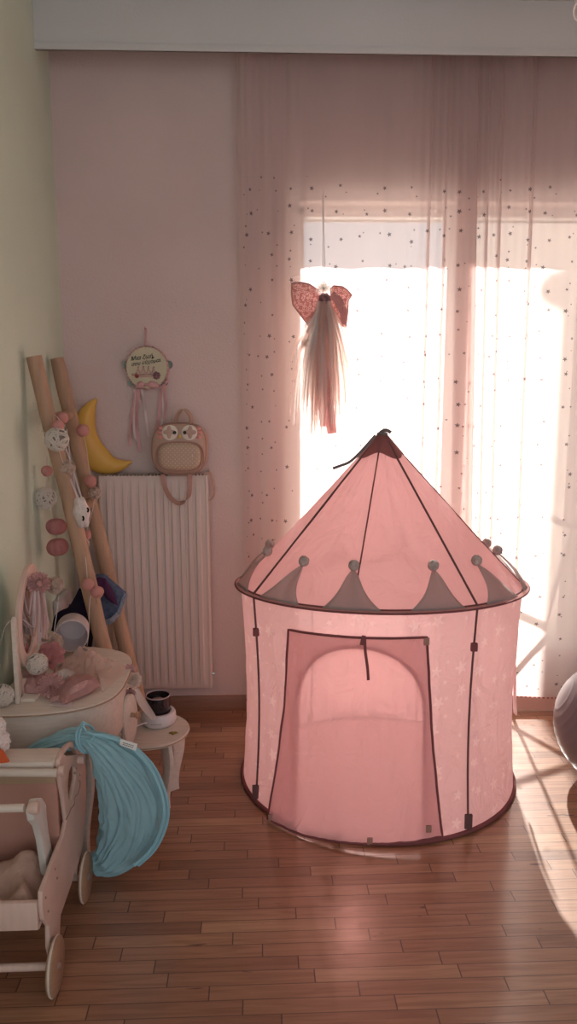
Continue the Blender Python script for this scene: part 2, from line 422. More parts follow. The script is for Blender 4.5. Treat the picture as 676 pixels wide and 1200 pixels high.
    def build(s, name, mat, parent=None, loc=None, sharp=40, merge=True):
        if merge: bmesh.ops.remove_doubles(s.bm, verts=s.bm.verts[:], dist=2e-5)
        bmesh.ops.recalc_face_normals(s.bm, faces=s.bm.faces[:])
        me = bpy.data.meshes.new(name)
        base = V(loc) if loc is not None else V((0, 0, 0))
        off = base if parent is None else wloc(parent)
        if off.length: bmesh.ops.translate(s.bm, vec=-off, verts=s.bm.verts[:])
        for f in s.bm.faces: f.smooth = True
        s.bm.to_mesh(me); s.bm.free()
        me.set_sharp_from_angle(angle=rad(sharp))
        me.materials.append(M[mat] if isinstance(mat, str) else mat)
        o = bpy.data.objects.new(name, me); C.objects.link(o)
        if parent is not None: o.parent = parent
        else: o.location = base
        return o
def thing(name, label, cat, loc, group=None):
    o = bpy.data.objects.new(name, None); C.objects.link(o); o.location = loc; o.empty_display_size = 0.05
    return tag(o, label, cat, group)
def tag(o, label, cat, group=None):
    o['label'] = label; o['category'] = cat
    if group: o['group'] = group
    return o
def struct(o): o['kind'] = 'structure'; return o
def circ(c, ax, ay, r, n=24, a0=0):
    c = V(c); return [c+V(ax)*(r*math.cos(a0+2*PI*i/n))+V(ay)*(r*math.sin(a0+2*PI*i/n)) for i in range(n)]
def flower(mb, c, nrm, r, n=9, layers=3, cup=0.5, seed=1):
    rnd = random.Random(seed); nrm = V(nrm).normalized(); x = nrm.orthogonal().normalized(); y = nrm.cross(x); c = V(c)
    for L in range(layers):
        R = r*(1-0.24*L); lift = cup*(0.25+0.45*L)
        for i in range(n):
            a = 2*PI*(i+0.5*L+rnd.uniform(-.15, .15))/n
            d = x*math.cos(a)+y*math.sin(a); sd = nrm.cross(d)
            rows = []
            for k in range(5):
                t = k/4; w = R*min(.42, 4.2/n)*math.sin(PI*(0.12+0.78*t))
                ctr = c + d*(R*t*(1-0.18*lift*t)) + nrm*(R*lift*t + 0.1*R*math.sin(3*t+rnd.random()))
                rows.append([ctr+sd*(w*q)+nrm*(R*0.14*(q*q)+R*rnd.uniform(-.05, .05)) for q in (-1, -.4, .4, 1)])
            mb.grid(rows)
    return mb

# ------------------------------------------------------------------ room
D = 3.36; XL = -0.80; XR = 2.35; CEIL = 2.857; YB = -1.2
WX0, WX1, WZ1, WT = 0.171, 2.05, 2.193, 0.26
mb = MB(); mb.box((XL-.3, YB-.2, -.06), (XR+.3, D+WT, 0), 0); struct(mb.build('floor', 'floor'))
mb = MB(); mb.box((XL-.3, YB-.2, CEIL), (XR+.3, D+WT, CEIL+.15), 0); struct(mb.build('ceiling', 'white_paint'))
mb = MB(); mb.box((XL-.2, YB, 0), (XL, D+WT, CEIL), 0); struct(mb.build('wall_left', 'wall_green'))
mb = MB(); mb.box((XR, YB, 0), (XR+.2, D+WT, CEIL), 0); struct(mb.build('wall_right', 'wall_pink'))
mb = MB()
mb.box((XL, D, 0), (WX0, D+WT, CEIL), 0); mb.box((WX1, D, 0), (XR, D+WT, CEIL), 0); mb.box((WX0, D, WZ1), (WX1, D+WT, CEIL), 0)
struct(mb.build('wall_back', 'wall_pink', merge=False))
def base_profile(a, b, n):
    a = V(a); b = V(b); n = V(n); up = V((0, 0, 1)); m = MB()
    pr = [n*0, n*.014, n*.014+up*.058, n*.009+up*.068, up*.07]
    m.grid([[a+p for p in pr], [b+p for p in pr]]); return m
o = base_profile((XL, D, 0), (WX0, D, 0), (0, -1, 0)).build('baseboard_back', 'baseboard'); struct(o)
o = base_profile((XL, YB, 0), (XL, D-.014, 0), (1, 0, 0)).build('baseboard_left', 'baseboard'); struct(o)
# pelmet board in front of the curtain rail
mb = MB(); mb.box((XL, 3.150, 2.668), (XR, 3.16, CEIL), .001); mb.box((XL, 3.146, 2.668), (XR, 3.16, 2.694), .002)
struct(mb.build('trim_1', 'white_paint', merge=False))
# balcony door in the opening
win = struct(MB().box((WX0, D+.14, 0), (WX1, D+.19, .05), .003).build('window_1', 'upvc'))
mx0, mx1 = 0.81, 0.895
fr = MB(); fr.box((WX0, D+.12, 0), (WX0+.035, D+.18, WZ1)); fr.box((WX1-.035, D+.12, 0), (WX1, D+.18, WZ1)); fr.box((WX0, D+.12, WZ1-.04), (WX1, D+.18, WZ1)); fr.box((WX0, D+.12, .04), (WX1, D+.18, .22))
fr.build('window_frame', 'upvc', win)
MB().box((mx0, D+.11, 0), (mx1, D+.19, WZ1)).build('mullion', 'upvc', win)
for a, b in ((WX0+.035, mx0), (mx1, WX1-.035)):
    MB().box((a, D+.148, .2), (b, D+.152, WZ1-.03), 0).build('pane', 'glass', win)
sh = MB(); shz = 1.918+.788*.29
nsl = 3
for k in range(nsl): sh.box((WX0+.02, D+.205, shz+.022*k), (WX1-.02, D+.215, shz+.022*k+.0215), .002)
sh.box((WX0+.01, D+.20, shz+.022*nsl), (WX1-.01, D+.225, WZ1+.01), .002)
sh.build('roller_shutter', 'upvc', win, merge=False)
# outside
struct(MB().box((-6, D+WT, -.2), (9, 16, -.03), 0).build('balcony_floor', 'concrete'))
SD = V((-0.13, -1.0, -0.788))          # direction the sunlight travels
def up_sun(p, t): return V(p) - SD*t
bp = up_sun((1.25, 3.29, 0.8), 3.0)  # unseen wall added up-sun, its edge shades the curtain's right side
bx = thing('shading_wall', 'plain pale unseen wall, added outside to dim the right edge of the curtain', 'shading wall', (bp.x, bp.y, 0))
MB().box((bp.x, bp.y-2.2, -.03), (bp.x+4, bp.y, 9), 0).build('shading_slab', 'plaster', bx)
dp = up_sun((1.275, 3.29, 1.81), 2.95)  # disc and arm added to cast the round shadow on the curtain
m = MB(); m.lathe([(0, 0), (.06, .004), (.10, .016), (.125, .035), (.122, .04), (.09, .026), (0, .012)], dp, (-.13, -1, .3), 28); m.build('shadow_disc', 'plaster', bx)
MB().tube([dp, dp+V((.2, .12, -.1))], .012).build('shadow_disc_arm', 'metal_frame', bx)
# unseen tube frame added outside to cast crossing bars on the curtain
q = [up_sun(P(470, 668, 3.29), .55), up_sun(P(590, 714, 3.29), .55), up_sun(P(652, 737, 3.29), .55), up_sun(P(700, 757, 3.29), .55)]
q2 = [up_sun(P(652, 730, 3.29), .55), up_sun(P(597, 797, 3.29), .55)]
af = thing('shadow_frame', 'unseen metal tube frame, placed outside to cast crossing bars on the lower right curtain', 'shadow bars', (q[1].x, q[1].y, -.03))
MB().tube(q, .017).build('rail', 'metal_frame', af)
dd = (q2[1]-q2[0]); foot = q2[0]+dd*((q2[0].z+.03)/(-dd.z))
MB().tube([q2[0], foot], .015).build('leg', 'metal_frame', af)
MB().tube([q[0], V((q[0].x+.35, q[0].y+.3, -.03))], .015).build('leg', 'metal_frame', af)
MB().tube([q[3], V((q[3].x-.02, q[3].y+.3, -.03))], .015).build('leg', 'metal_frame', af)

# ------------------------------------------------------------------ curtains
CY = 3.285
def curtain(name, label, path, ztop, zbot, group='sheer curtains over the balcony door'):
    # path: (px at the top, px at the bottom, depth offset in mm) through the folds
    zs = [ztop+(zbot-ztop)*i/46 for i in range(47)]
    def xt(p): return (p-300.9)/FPX*CY*1.0+0.0
    n = 260
    a = catmull([V((P(t, 300, CY).x, P(b, 700, CY).x, y/1000.0)) for t, b, y in path], n)
    rows = []; uvs = []
    L = [0]
    for i in range(n): L.append(L[-1]+math.hypot(a[i+1].x-a[i].x, a[i+1].z-a[i].z))
    for z in zs:
        s = min(1, max(0, (ztop-z)/(ztop-.3)))
        row = []; ur = []
        for i in range(n+1):
            x = a[i].x*(1-s)+a[i].y*s
            y = CY+a[i].z*(0.75+.25*s)+.004*math.sin(i*.9)*(1-s)**3+.003*noise.noise(V((x*5, z*2.5, 1.3)))
            zz = z
            if z < zbot+.3: zz = z-(zbot+.3-z)/.3*.03*max(0, (x-1.0))
            row.append(V((x, y, zz))); ur.append((L[i], z))
        rows.append(row); uvs.append(ur)
    root = thing(name, label, 'curtain', (a[n//2].x, CY, zbot), group)
    k = len(rows)-2
    m = MB(); m.grid(rows[:k+1], uvs=uvs[:k+1]); m.build('curtain_panel', 'curtain', root, merge=False)
    m = MB(); m.grid(rows[k:]); h = m.build('hem', 'hem', root, merge=False)
    m = MB()
    m.grid([[p+V((0, -.002, .002)) for p in rows[k]], [p+V((0, -.002, -.005)) for p in rows[k]]], uvs=[[(L[q_], 0) for q_ in range(n+1)], [(L[q_], 1) for q_ in range(n+1)]])
    m.build('stitching', 'stitch', h)
    return root
Lp = [(279, 287, 10), (290, 294, -8), (303, 303, 8), (318, 317, -12), (333, 330, 8), (349, 346, -10), (372, 370, 6), (405, 404, -8), (440, 438, 5), (468, 462, -8), (486, 478, 2),
      (500, 489, -12), (503, 491, -2), (500, 488, 8), (508, 496, 10), (519, 506, -10), (522, 508, 0), (519, 505, 8), (528, 524, 6), (540, 540, -10), (551, 551, -6), (552, 552, 6), (540, 540, 12), (529, 529, 18), (540, 541, 22), (549, 549, 20)]
Rp = [(546, 546, 27), (556, 556, 12), (565, 561, -6), (567, 563, 4), (564, 560, 10), (573, 569, 4), (580, 574, -8), (582, 576, 2), (579, 573, 8), (592, 588, 2), (610, 599, -6), (618, 604, -10), (620, 606, 0), (617, 603, 6), (634, 625, 2), (655, 652, -8), (676, 676, 6), (700, 700, -8), (725, 725, 6), (750, 750, -8), (790, 790, 6), (830, 830, -6), (870, 870, 6), (905, 905, -6), (930, 930, 4)]
curtain('curtain', 'left sheer pink star-printed curtain, behind the tent and the hanging bow', Lp, 2.80, .015)
curtain('curtain', 'right sheer pink star-printed curtain, behind the grey exercise ball', Rp, 2.80, .012)
cr = thing('curtain_rail', 'white curtain rail hidden behind the white board over the curtains', 'curtain rail', (.9, CY, 2.8))
MB().box((-.15, CY-.03, 2.805), (2.2, CY+.03, 2.825), .003).build('rail', 'white_plastic', cr)
MB().box((.4, CY-.02, 2.825), (.44, CY+.02, CEIL), .002).build('bracket', 'white_plastic', cr)

# ------------------------------------------------------------------ play tent
TC = V((.443, 2.78, 0)); RX, RY, RYB = .508, .488, .452; ZR = .748
def tp(phi, z, r=1.0, off=0.0):
    f = z/ZR
    k = (1-.035*math.sin(PI*min(max(f, 0), 1)))*r
    a = rad(phi)
    return TC + V((math.sin(a)*(RX*k+off), -math.cos(a)*((RY if math.cos(a) > 0 else RYB)*k+off), z+rimz(phi)*f))
def rimz(phi): return .034*math.cos(rad(phi))
tent = thing('play_tent', 'round pink fabric play tent with pointed roof standing in front of the curtains', 'play tent', TC)
NP, NZ = 288, 66
ARC = dict(c=-15.6, hw=24.5, z0=.03, zs=.42, zt=.636)
def in_arch(phi, z):
    d = abs(phi-ARC['c'])
    if z < ARC['z0'] or d > ARC['hw']: return False
    if z <= ARC['zs']: return True
    return (d/ARC['hw'])**2.1+((z-ARC['zs'])/(ARC['zt']-ARC['zs']))**2.1 < 1
def wr(phi, z, amp):
    a = rad(phi); p = V((math.sin(a)*3, math.cos(a)*3, z*3))
    s = noise.noise(V((a*7+z*3, z*2.2, 2.0)))*.6+noise.noise(V((a*15-z*9, z*7+a*2, 5.0)))*.4
    return amp*s
def snap(phi, z):
    d = phi-ARC['c']; hw = ARC['hw']
    return phi, z
mb = MB()
rows = []; uvs = []
for i in range(NZ+1):
    z = ZR*i/NZ
    row = []; ur = []
    for j in range(NP):
        phi = -180+360*j/NP
        side = 1.3 if abs(phi-10) > 50 else .3
        w = wr(phi, z, .010*side)*math.sin(PI*min(1, max(0, z/ZR)))
        row.append(tp(phi, z, 1, w)); ur.append((rad(phi)*.5, z))
    ur.append((rad(180)*.5, z)); rows.append(row); uvs.append(ur)
vr = mb.grid(rows, closed=True, uvs=uvs)
kill = []
for i in range(NZ):
    for j in range(NP):
        if in_arch(-180+360*(j+.5)/NP, ZR*(i+.5)/NZ):
            f = [f for f in vr[i][j].link_faces if vr[i+1][(j+1) % NP] in f.verts]
            kill += f
bmesh.ops.delete(mb.bm, geom=kill, context='FACES')
wallp = mb.build('wall_cloth', 'tent_wall', tent)
# arch edge binding
arch = [(ARC['c']-ARC['hw'], ARC['z0']+(ARC['zs']-ARC['z0'])*i/8) for i in range(9)]
for i in range(1, 24):
    a = PI-PI*i/24
    ca, sa = math.cos(a), math.sin(a)
    arch.append((ARC['c']+ARC['hw']*math.copysign(abs(ca)**(2/2.1), ca), ARC['zs']+(ARC['zt']-ARC['zs'])*abs(sa)**(2/2.1)))
arch += [(ARC['c']+ARC['hw'], ARC['z0']+(ARC['zs']-ARC['z0'])*(8-i)/8) for i in range(9)]
mb = MB(); mb.tube([tp(p, z, 1, .001) for p, z in arch], .0065, 8); mb.build('arch_binding', 'tent_flap', wallp)
# roof
AP = V((TC.x+.0, TC.y, 1.295))
def roof(phi, t, off=0.0):
    # t=0 rim, t=1 apex; slight inward sag between the four poles
    R = tp(phi, ZR, 1.0, .006)
    sag = 1-.022*abs(math.sin(rad((phi-28)*2)))*math.sin(PI*t)
    q = R.lerp(AP, t)
    c = V((AP.x, AP.y, q.z))
    d = (q-c)*sag
    o = V((math.sin(rad(phi)), -math.cos(rad(phi)), .85)).normalized()*off
    return c+d+o
mb = MB(); rows = []; uvs = []
for i in range(61):
    t = i/60*.985; row = []; ur = []
    for j in range(NP):
        phi = -180+360*j/NP
        p = roof(phi, t, wr(phi*1.3+40, t*1.1, .006)*math.sin(PI*min(1, t*1.02)))
        row.append(p); ur.append((rad(phi)*.5, t))
    ur.append((PI*.5, t)); rows.append(row); uvs.append(ur)
mb.grid(rows, closed=True, uvs=uvs); rf = mb.build('roof_cloth', 'tent_roof', tent)
# apex cap, zigzag hem, tie
mb = MB(); rows = []
for i in range(9):
    row = []
    for j in range(96):
        phi = -180+360*j/96
        tip = .845+.02*math.cos(rad(phi+18)*4)
        t = tip+(1.0-tip)*i/8
        row.append(roof(phi, t, .004+.004*(i/8)))
    rows.append(row)
mb.grid(rows, closed=True); cap_ = mb.build('apex_cap', cloth('tent_cap_cloth', srgb(150, 106, 104), .4, .0), tent)
mb = MB(); mb.ball(AP+V((0, 0, -.008)), .016, 2, sc=(1.3, 1.3, .7))
mb.ribbon(catmull([P(440, 510, 2.70), P(424, 528, 2.68), P(410, 541, 2.66), P(398, 546, 2.64), P(390, 549, 2.63)], 20), .010, (0, .4, 1), .002)
mb.ribbon(catmull([P(445, 507, 2.72), P(452, 504, 2.71), P(458, 507, 2.70)], 10), .012, (0, .6, 1), .003)
mb.build('tie_ribbon', principled('grey_tie', srgb(120, 108, 108), .8), tent)
for ph in (-64, 28, 118, -154):
    mb = MB(); mb.tube([tp(ph, .01+.73*i/12, 1, .005) for i in range(13)], .0036, 8)
    po = mb.build('wall_pole', 'dark_pole', tent)
    mb = MB(); a = tp(ph, .045, 1, .007); mb.box(a-V((.013, .005, .028)), a+V((.013, .005, .024)), .003); mb.build('pole_foot', 'dark_pole', po)
    mb = MB(); a = tp(ph, .62, 1, .006); mb.box(a-V((.011, .007, .014)), a+V((.011, .007, .014)), .003); mb.build('pole_clip', 'burgundy', po)
    mb = MB(); mb.tube([roof(ph, i/20*.97, .003) for i in range(21)], .0038, 8); mb.build('roof_pole', 'dark_pole', tent)
for ph in (-18, 73, 163, -109):
    mb = MB(); mb.tube([roof(ph, i/20*.97, .001) for i in range(21)], .0025, 6); mb.build('roof_seam', 'burgundy', tent)
# rim: flat flange with two dark pipings
mb = MB(); rows = []
for off, dz in ((-.002, .003), (.010, .006), (.021, .002), (.021, -.003), (.010, -.003), (-.002, -.004)):
    rows.append([tp(-180+360*j/120, ZR, 1, off)+V((0, 0, dz)) for j in range(120)])
mb.grid(rows+[rows[0]], closed=True); rim = mb.build('rim_flange', cloth('rim_cloth', srgb(226, 176, 172), .4, 0), tent)
for off, dz in ((.021, 0), (.002, .006)):
    mb = MB(); mb.tube([tp(-180+360*j/120, ZR, 1, off)+V((0, 0, dz)) for j in range(120)], .0032, 8, closed=True); mb.build('rim_piping', 'burgundy', rim)
mb = MB(); mb.tube([tp(-180+360*j/120, .008, 1, .004) for j in range(120)], .0075, 8, closed=True); mb.build('base_hoop', 'burgundy', tent)
mb = MB(); c0 = mb.bm.verts.new(TC+V((0, 0, .006))); ring = [mb.bm.verts.new(tp(-180+360*j/120, .006, 1, .003)) for j in range(120)]
for j in range(120): mb.bm.faces.new((c0, ring[j], ring[(j+1) % 120]))
mb.build('floor_cloth', 'tent_floor', tent)
# grey flags round the roof
for k in range(12):
    ph = -18+30*k
    hb = 10.0
    rows = []
    for i in range(13):
        s = i/12
        hw = hb*(1-s)**1.0*(1-.28*math.sin(PI*s))+.35
        t = .195*s
        hw2 = hw/(1-t)
        lean = (3.0 if k % 2 else -2.0)*s
        rows.append([roof(ph+lean+hw2*(q/4), t, .008+.012*math.sin(PI*s*.8)+.002*math.sin(q+k)) for q in range(-4, 5)])
    mb = MB(); mb.grid(rows)
    fl = mb.build('roof_flag', 'grey_felt', tent)
    sol = fl.modifiers.new('thick', 'SOLIDIFY'); sol.thickness = .002
    mb = MB(); mb.ball(roof(ph+lean, .212, .02), .0180, 3, .12, 60); mb.build('pompom', 'grey_pompom', fl)
# door flap hanging in front of the arch
TL, TR, BL, BR = (-42.6, .668), (7.9, .672), (-51.0, .000), (14.6, .038)
rows = []
def flap(u, v, off=.014):
    ph = (TL[0]*(1-v)+BL[0]*v)*(1-u)+(TR[0]*(1-v)+BR[0]*v)*u
    z = (TL[1]*(1-v)+BL[1]*v)*(1-u)+(TR[1]*(1-v)+BR[1]*v)*u
    edge = .010*math.sin(PI*u)*(1-v)
    z -= .022*math.sin(PI*u)*v*0
    w = wr(ph*1.7+20, z*1.3, .009)*min(1, 5*v+.2)
    return tp(ph, max(.010, z), 1, off+.022*v*v+w)
mb = MB(); uvs = []
for i in range(49): rows.append([flap(j/60, i/48) for j in range(61)])
mb.grid(rows); fo = mb.build('door_flap', 'tent_flap', tent)
edge = [flap(u/40, 0) for u in range(41)]+[flap(1, v/40) for v in range(1, 41)]+[flap(1-u/40, 1) for u in range(1, 41)]+[flap(0, 1-v/40) for v in range(1, 40)]
mb = MB(); mb.tube(edge, .0042, 6, closed=True); mb.build('flap_binding', 'burgundy', fo)
mb = MB(); mb.ribbon(catmull([flap(.58, -.01, .02), flap(.585, .06, .024), flap(.6, .14, .026), flap(.605, .20, .024)], 14), .009, (1, .1, 0), .0015)
mb.ribbon([flap(.575, -.015, .022), flap(.56, .03, .024)], .012, (1, .1, 0), .002)
mb.build('flap_tie', 'burgundy', fo)
for u, v in ((.995, .02), (.62, .985), (.93, .95), (.03, .97)):
    a = flap(u, v, .016); mb = MB(); mb.box(a-V((.009, .003, .012)), a+V((.009, .003, .012)), .002); mb.build('velcro_tab', 'rose_dark', fo)
a = tp(-22, .02, 1, .008); MB().box(a-V((.014, .004, .012)), a+V((.014, .004, .012)), .002).build('velcro_tab', 'rose_dark', tent)
# window flap cord on the right side
mb = MB(); mb.ribbon([tp(84, .56, 1, .012), tp(84, .45, 1, .012), tp(82, .30, 1, .016), tp(81.5, .25, 1, .018)], [.016, .02, .026, .03], (0, 1, 0), .004)
mb.build('side_tie', 'tent_wall', tent)

# ------------------------------------------------------------------ hanging bow
BY = 3.20
bow = thing('hanging_bow', 'dusty pink ribbon bow with long tulle tails hanging on the left curtain', 'bow decoration', P(378, 520, BY))
def pts(l, Y): return [P(x, y, Y) for x, y in l]
def dense(l, n=40):
    l = l+[l[0]]
    out = []
    tot = sum(math.dist(l[i], l[i+1]) for i in range(len(l)-1))
    for i in range(len(l)-1):
        k = max(1, round(n*math.dist(l[i], l[i+1])/tot))
        for j in range(k): out.append((l[i][0]+(l[i+1][0]-l[i][0])*j/k, l[i][1]+(l[i+1][1]-l[i][1])*j/k))
    return out
for ol in ([(341.5, 332), (352, 331), (362, 333), (373, 340), (379, 350), (375, 360), (371, 374), (363, 384), (354, 372), (343, 357), (341.5, 345)],
           [(387, 338), (391, 335), (401, 336), (407, 340), (412, 346), (408, 352), (407.5, 364), (405, 384), (399, 381), (393, 372), (388, 358)]):
    mb = MB(); mb.puff(pts(dense(ol, 56), BY-.02), (0, -1, 0), .02, .03, 8, .016, 44); lo = mb.build('bow_loop', 'lace_satin', bow)
    mb = MB(); mb.tube([p+V((0, -.004, 0)) for p in pts(dense(ol, 56), BY-.02)], .0028, 6, closed=True); mb.build('lace_edge', 'lace_trim', lo)
mb = MB(); mb.ball(P(388, 372, BY-.045), .001, 1)
mb.ribbon([P(388, 345, BY-.045), P(396, 352, BY-.05), P(403, 366, BY-.045), P(403, 380, BY-.04)], [.03, .035, .03, .02], (1, 0, .4), .003); mb.build('bow_fold', 'satin', bow)
mb = MB(); flower(mb, P(380, 351, BY-.05), (0, -1, .1), .026, 9, 4, .5, 3); mb.ball(P(380, 351, BY-.06), .009, 2, .3, 90); mb.build('flower', 'satin_dark', bow)
mb = MB(); flower(mb, P(379, 339, BY-.035), (0, -1, .4), .036, 16, 4, .5, 5); mb.build('tulle_puff', 'tulle_cream', bow)
for l in ([(345, 331), (342, 324), (350, 322), (362, 326), (370, 335), (360, 338)], [(388, 333), (386, 323), (394, 318), (401, 326), (403, 337), (394, 338)]):
    mb = MB(); mb.puff(pts(dense(l, 36), BY), (0, -1, 0), .01, .012, 5, .008, 60); mb.build('tulle_loop', 'tulle_clear', bow)
rnd = random.Random(4)
mb = MB(); mb2 = MB()
for i in range(210):
    f = rnd.random(); x0 = 372+15*f; y0 = rnd.uniform(352, 366)
    spread = (f-.5)*2
    y1 = rnd.uniform(455, 522) if abs(spread) < .8 else rnd.uniform(420, 500)
    x1 = 380+spread*rnd.uniform(16, 40)+rnd.uniform(-3, 3)-2
    Y = BY-.04+rnd.uniform(-.03, .025)
    pl = catmull([P(x0, y0, Y), P(x0*.6+x1*.4+spread*4, y0+.33*(y1-y0), Y-.012+rnd.uniform(-.01, .01)), P(x0*.2+x1*.8+spread*2, y0+.66*(y1-y0), Y+rnd.uniform(-.01, .01)), P(x1, y1, Y)], 12)
    (mb if rnd.random() < .62 else mb2).ribbon(pl, [.011*(1-.6*(k/12)) for k in range(13)], (1, rnd.uniform(-.8, .8), 0), .0006)
o = mb.build('cream_tulle_tails', 'tulle_cream', bow); o['kind'] = 'stuff'; o['label'] = 'cream tulle tails'
o = mb2.build('pink_tulle_tails', 'tulle_pink', bow); o['kind'] = 'stuff'; o['label'] = 'pale pink tulle tails'
mb = MB(); mb.ribbon(catmull([P(378, 368, BY-.045), P(380, 410, BY-.05), P(384, 460, BY-.05), P(389, 508, BY-.048)], 24), [.030, .032, .034, .034, .034]+[.038]*20, (1, 0, 0), .002); tl = mb.build('ribbon_tail', 'satin', bow)
mb = MB()
for k in range(15):
    c = P(384+k*.32, 440+4.5*k, BY-.053); mb.tube(circ(c, (1, 0, 0), (0, 0, 1), .006, 10), .0016, 5, closed=True)
mb.build('lace_ring', 'lace_trim', tl)
mb = MB(); mb.ribbon(catmull([P(375, 370, BY-.03), P(374, 420, BY-.035), P(377, 470, BY-.03), P(379, 500, BY-.03)], 16), .028, (1, .2, 0), .002); mb.build('ribbon_tail', 'ribbon_pink', bow)
mb = MB(); flower(mb, P(358, 399, BY-.03), (-.1, -1, .3), .022, 8, 4, .8, 8); mb.ball(P(358.5, 401, BY-.03), .017, 2, .2, 50); fr_ = mb.build('fabric_rose', 'flower_cream', bow)
MB().ribbon(catmull([P(365, 380, BY-.03), P(362, 392, BY-.03), P(359, 399, BY-.03)], 8), .008, (1, 0, 0)).build('rose_ribbon', 'ribbon_pink', fr_)
MB().ribbon([P(360, 405, BY-.03), P(359, 429, BY-.03)], .008, (1, 0, 0)).build('rose_ribbon', 'ribbon_white', fr_)
MB().tube([P(379, 338, BY-.02), P(378.5, 300, BY+.03), P(378, 222, BY+.06)], .0012, 5).build('hanging_thread', 'cord', bow)
MB().tube([P(381, 338, BY-.02), P(380.5, 300, BY+.03), P(378, 222, BY+.06)], .0012, 5).build('hanging_thread', 'cord', bow)

# ------------------------------------------------------------------ radiator
RXa, RXb, RY0, RZ0, RZ1 = -.654, -.215, 3.255, .148, 1.083
rd = thing('radiator', 'tall white ribbed panel radiator on the pink wall', 'radiator', ((RXa+RXb)/2, 3.31, RZ0))
mb = MB(); zs = [(RZ0, 0.004), (RZ0+.004, 0.0), (RZ0+.03, 0.0), (RZ0+.06, 1), (RZ1-.085, 1), (RZ1-.055, 0), (RZ1-.004, 0), (RZ1, .004)]
NR = 12; xs = [RXa+(RXb-RXa)*i/288 for i in range(289)]
def rib(x):
    f = (x-RXa-.018)/((RXb-RXa-.036)/NR)
    if f < 0 or f > NR: return 0
    f = f % 1
    return -.012*max(0, min(1, (.33-abs(f-.5))/.07))
rows = [[V((x, RY0+(rib(x) if k == 1 else (k if k < 1 else 0)), z)) for x in xs] for z, k in zs]
mb.grid(rows); mb.build('front_panel', 'radiator', rd, sharp=60)
MB().box((RXa+.012, 3.318, RZ0+.02), (RXb-.012, 3.33, RZ1-.02), .003).build('rear_panel', 'radiator', rd)
for x in (RXa-.006, RXb-.006):
    MB().box((x, RY0-.003, RZ0-.002), (x+.012, 3.335, RZ1+.001), .004).build('side_cover', 'radiator', rd)
gr = MB().box((RXa+.006, RY0+.01, RZ1-.012), (RXb-.006, 3.33, RZ1-.004), .001).build('top_grille', 'radiator', rd)
mb = MB()
for k in range(28):
    x = RXa+.02+k*.0148
    mb.box((x, RY0+.012, RZ1-.0045), (x+.007, 3.325, RZ1-.0032), 0)
g_ = mb.build('grille_slots', 'radiator_dark', gr); g_['label'] = 'dark slots'
mb = MB()
for k in range(29):
    x = RXa+.014+k*.0148
    mb.box((x, RY0+.004, RZ1-.005), (x+.004, 3.325, RZ1+.004), .001)
mb.build('grille_fins', 'radiator', gr)
MB().tube([V((RXb+.006, 3.29, .20)), V((RXb+.018, 3.29, .20))], .008).build('bleed_plug', 'steel', rd)
for x in (-.56, -.32): MB().box((x, 3.33, .85), (x+.03, D, .95), .002).build('wall_bracket', 'radiator', rd)

# ------------------------------------------------------------------ owl backpack
KY = 3.27
def sup(cx, cy, a, b, Y, n=48, e=2.8, dx=0):
    out = []
    for i in range(n):
        t = 2*PI*i/n; c, s_ = math.cos(t), math.sin(t)
        out.append(P(cx+a*math.copysign(abs(c)**(2/e), c), cy+b*math.copysign(abs(s_)**(2/e), s_), Y))
    return out
bp_ = thing('owl_backpack', 'small rose gold owl backpack sitting on top of the radiator', 'backpack', P(211, 557, KY))
mb = MB(); ol = sup(209.5, 526.5, 31.5, 30, KY-.028, 56, 3.0); back = [p+V((.012, .085, 0)) for p in ol]
rows = []
c = sum(ol, V((0, 0, 0)))/len(ol)
for k, dy in ((.02, -.014), (.4, -.013), (.7, -.011), (.9, -.007), (.975, -.001), (1.0, .008), (1.015, .03), (1.0, .06), (.96, .078), (.8, .085), (.02, .086)):
    rows.append([c+(p-c)*k+V((.012*max(0, dy)/.085, dy, 0)) for p in ol])
mb.grid(rows, closed=True); bod = mb.build('body', 'rose_leather', bp_)
for k, dy, r in ((1.0, .006, .0028), (1.017, .03, .0022)):
    mb = MB(); mb.tube([c+(p-c)*k+V((.0, dy, 0)) for p in ol], r, 6, closed=True); mb.build('piping', 'rose_dark', bod)
pk = sup(210.5, 535, 25.5, 16.5, KY-.043, 48, 3.0)
mb = MB(); mb.puff(pk, (0, -1, 0), .002, .016, 8, both=False, flatp=5); po = mb.build('front_pocket', 'dots', bp_)
mb = MB(); mb.tube([p+V((0, -.002, 0)) for p in pk], .0028, 6, closed=True); mb.build('pocket_piping', 'rose_dark', po)
pk2 = sup(210.5, 537, 28, 19.5, KY-.039, 48, 3.0)
mb = MB(); mb.tube(pk2, .003, 6, closed=True); mb.build('pocket_zip', 'rose_dark', po)
for sx, ex in ((-1, 199), (1, 222)):
    mb = MB(); mb.puff(sup(ex, 507, 9.3, 9, KY-.043, 28, 2.0), (0, -1, 0), .001, .004, 4); ey = mb.build('eye_patch', 'eye_white', bp_)
    cl = []
    cx = ex-.8 if sx < 0 else ex+.8
    for i in range(48):
        a = 2*PI*i/48; r = 5.4*(1+.28*math.cos(4*a))
        cl.append((cx+r*math.cos(a)*1.05, 506.5+r*math.sin(a)*1.1))
    mb = MB(); mb.puff(pts(cl, KY-.0475), (0, -1, 0), .001, .002, 3); mb.build('clover_patch', 'rose_leather', ey)
    mb = MB(); mb.ball(P(204.5 if sx < 0 else 216.3, 507, KY-.052), .0075, 2, sc=(1, .5, 1)); mb.build('pupil', 'black', ey)
mb = MB(); mb.puff(pts([(210.5, 508.5), (213, 512), (210.5, 514.5), (208, 512)], KY-.045), (0, -1, 0), .001, .006, 3); mb.build('beak', 'beak_yellow', bp_)
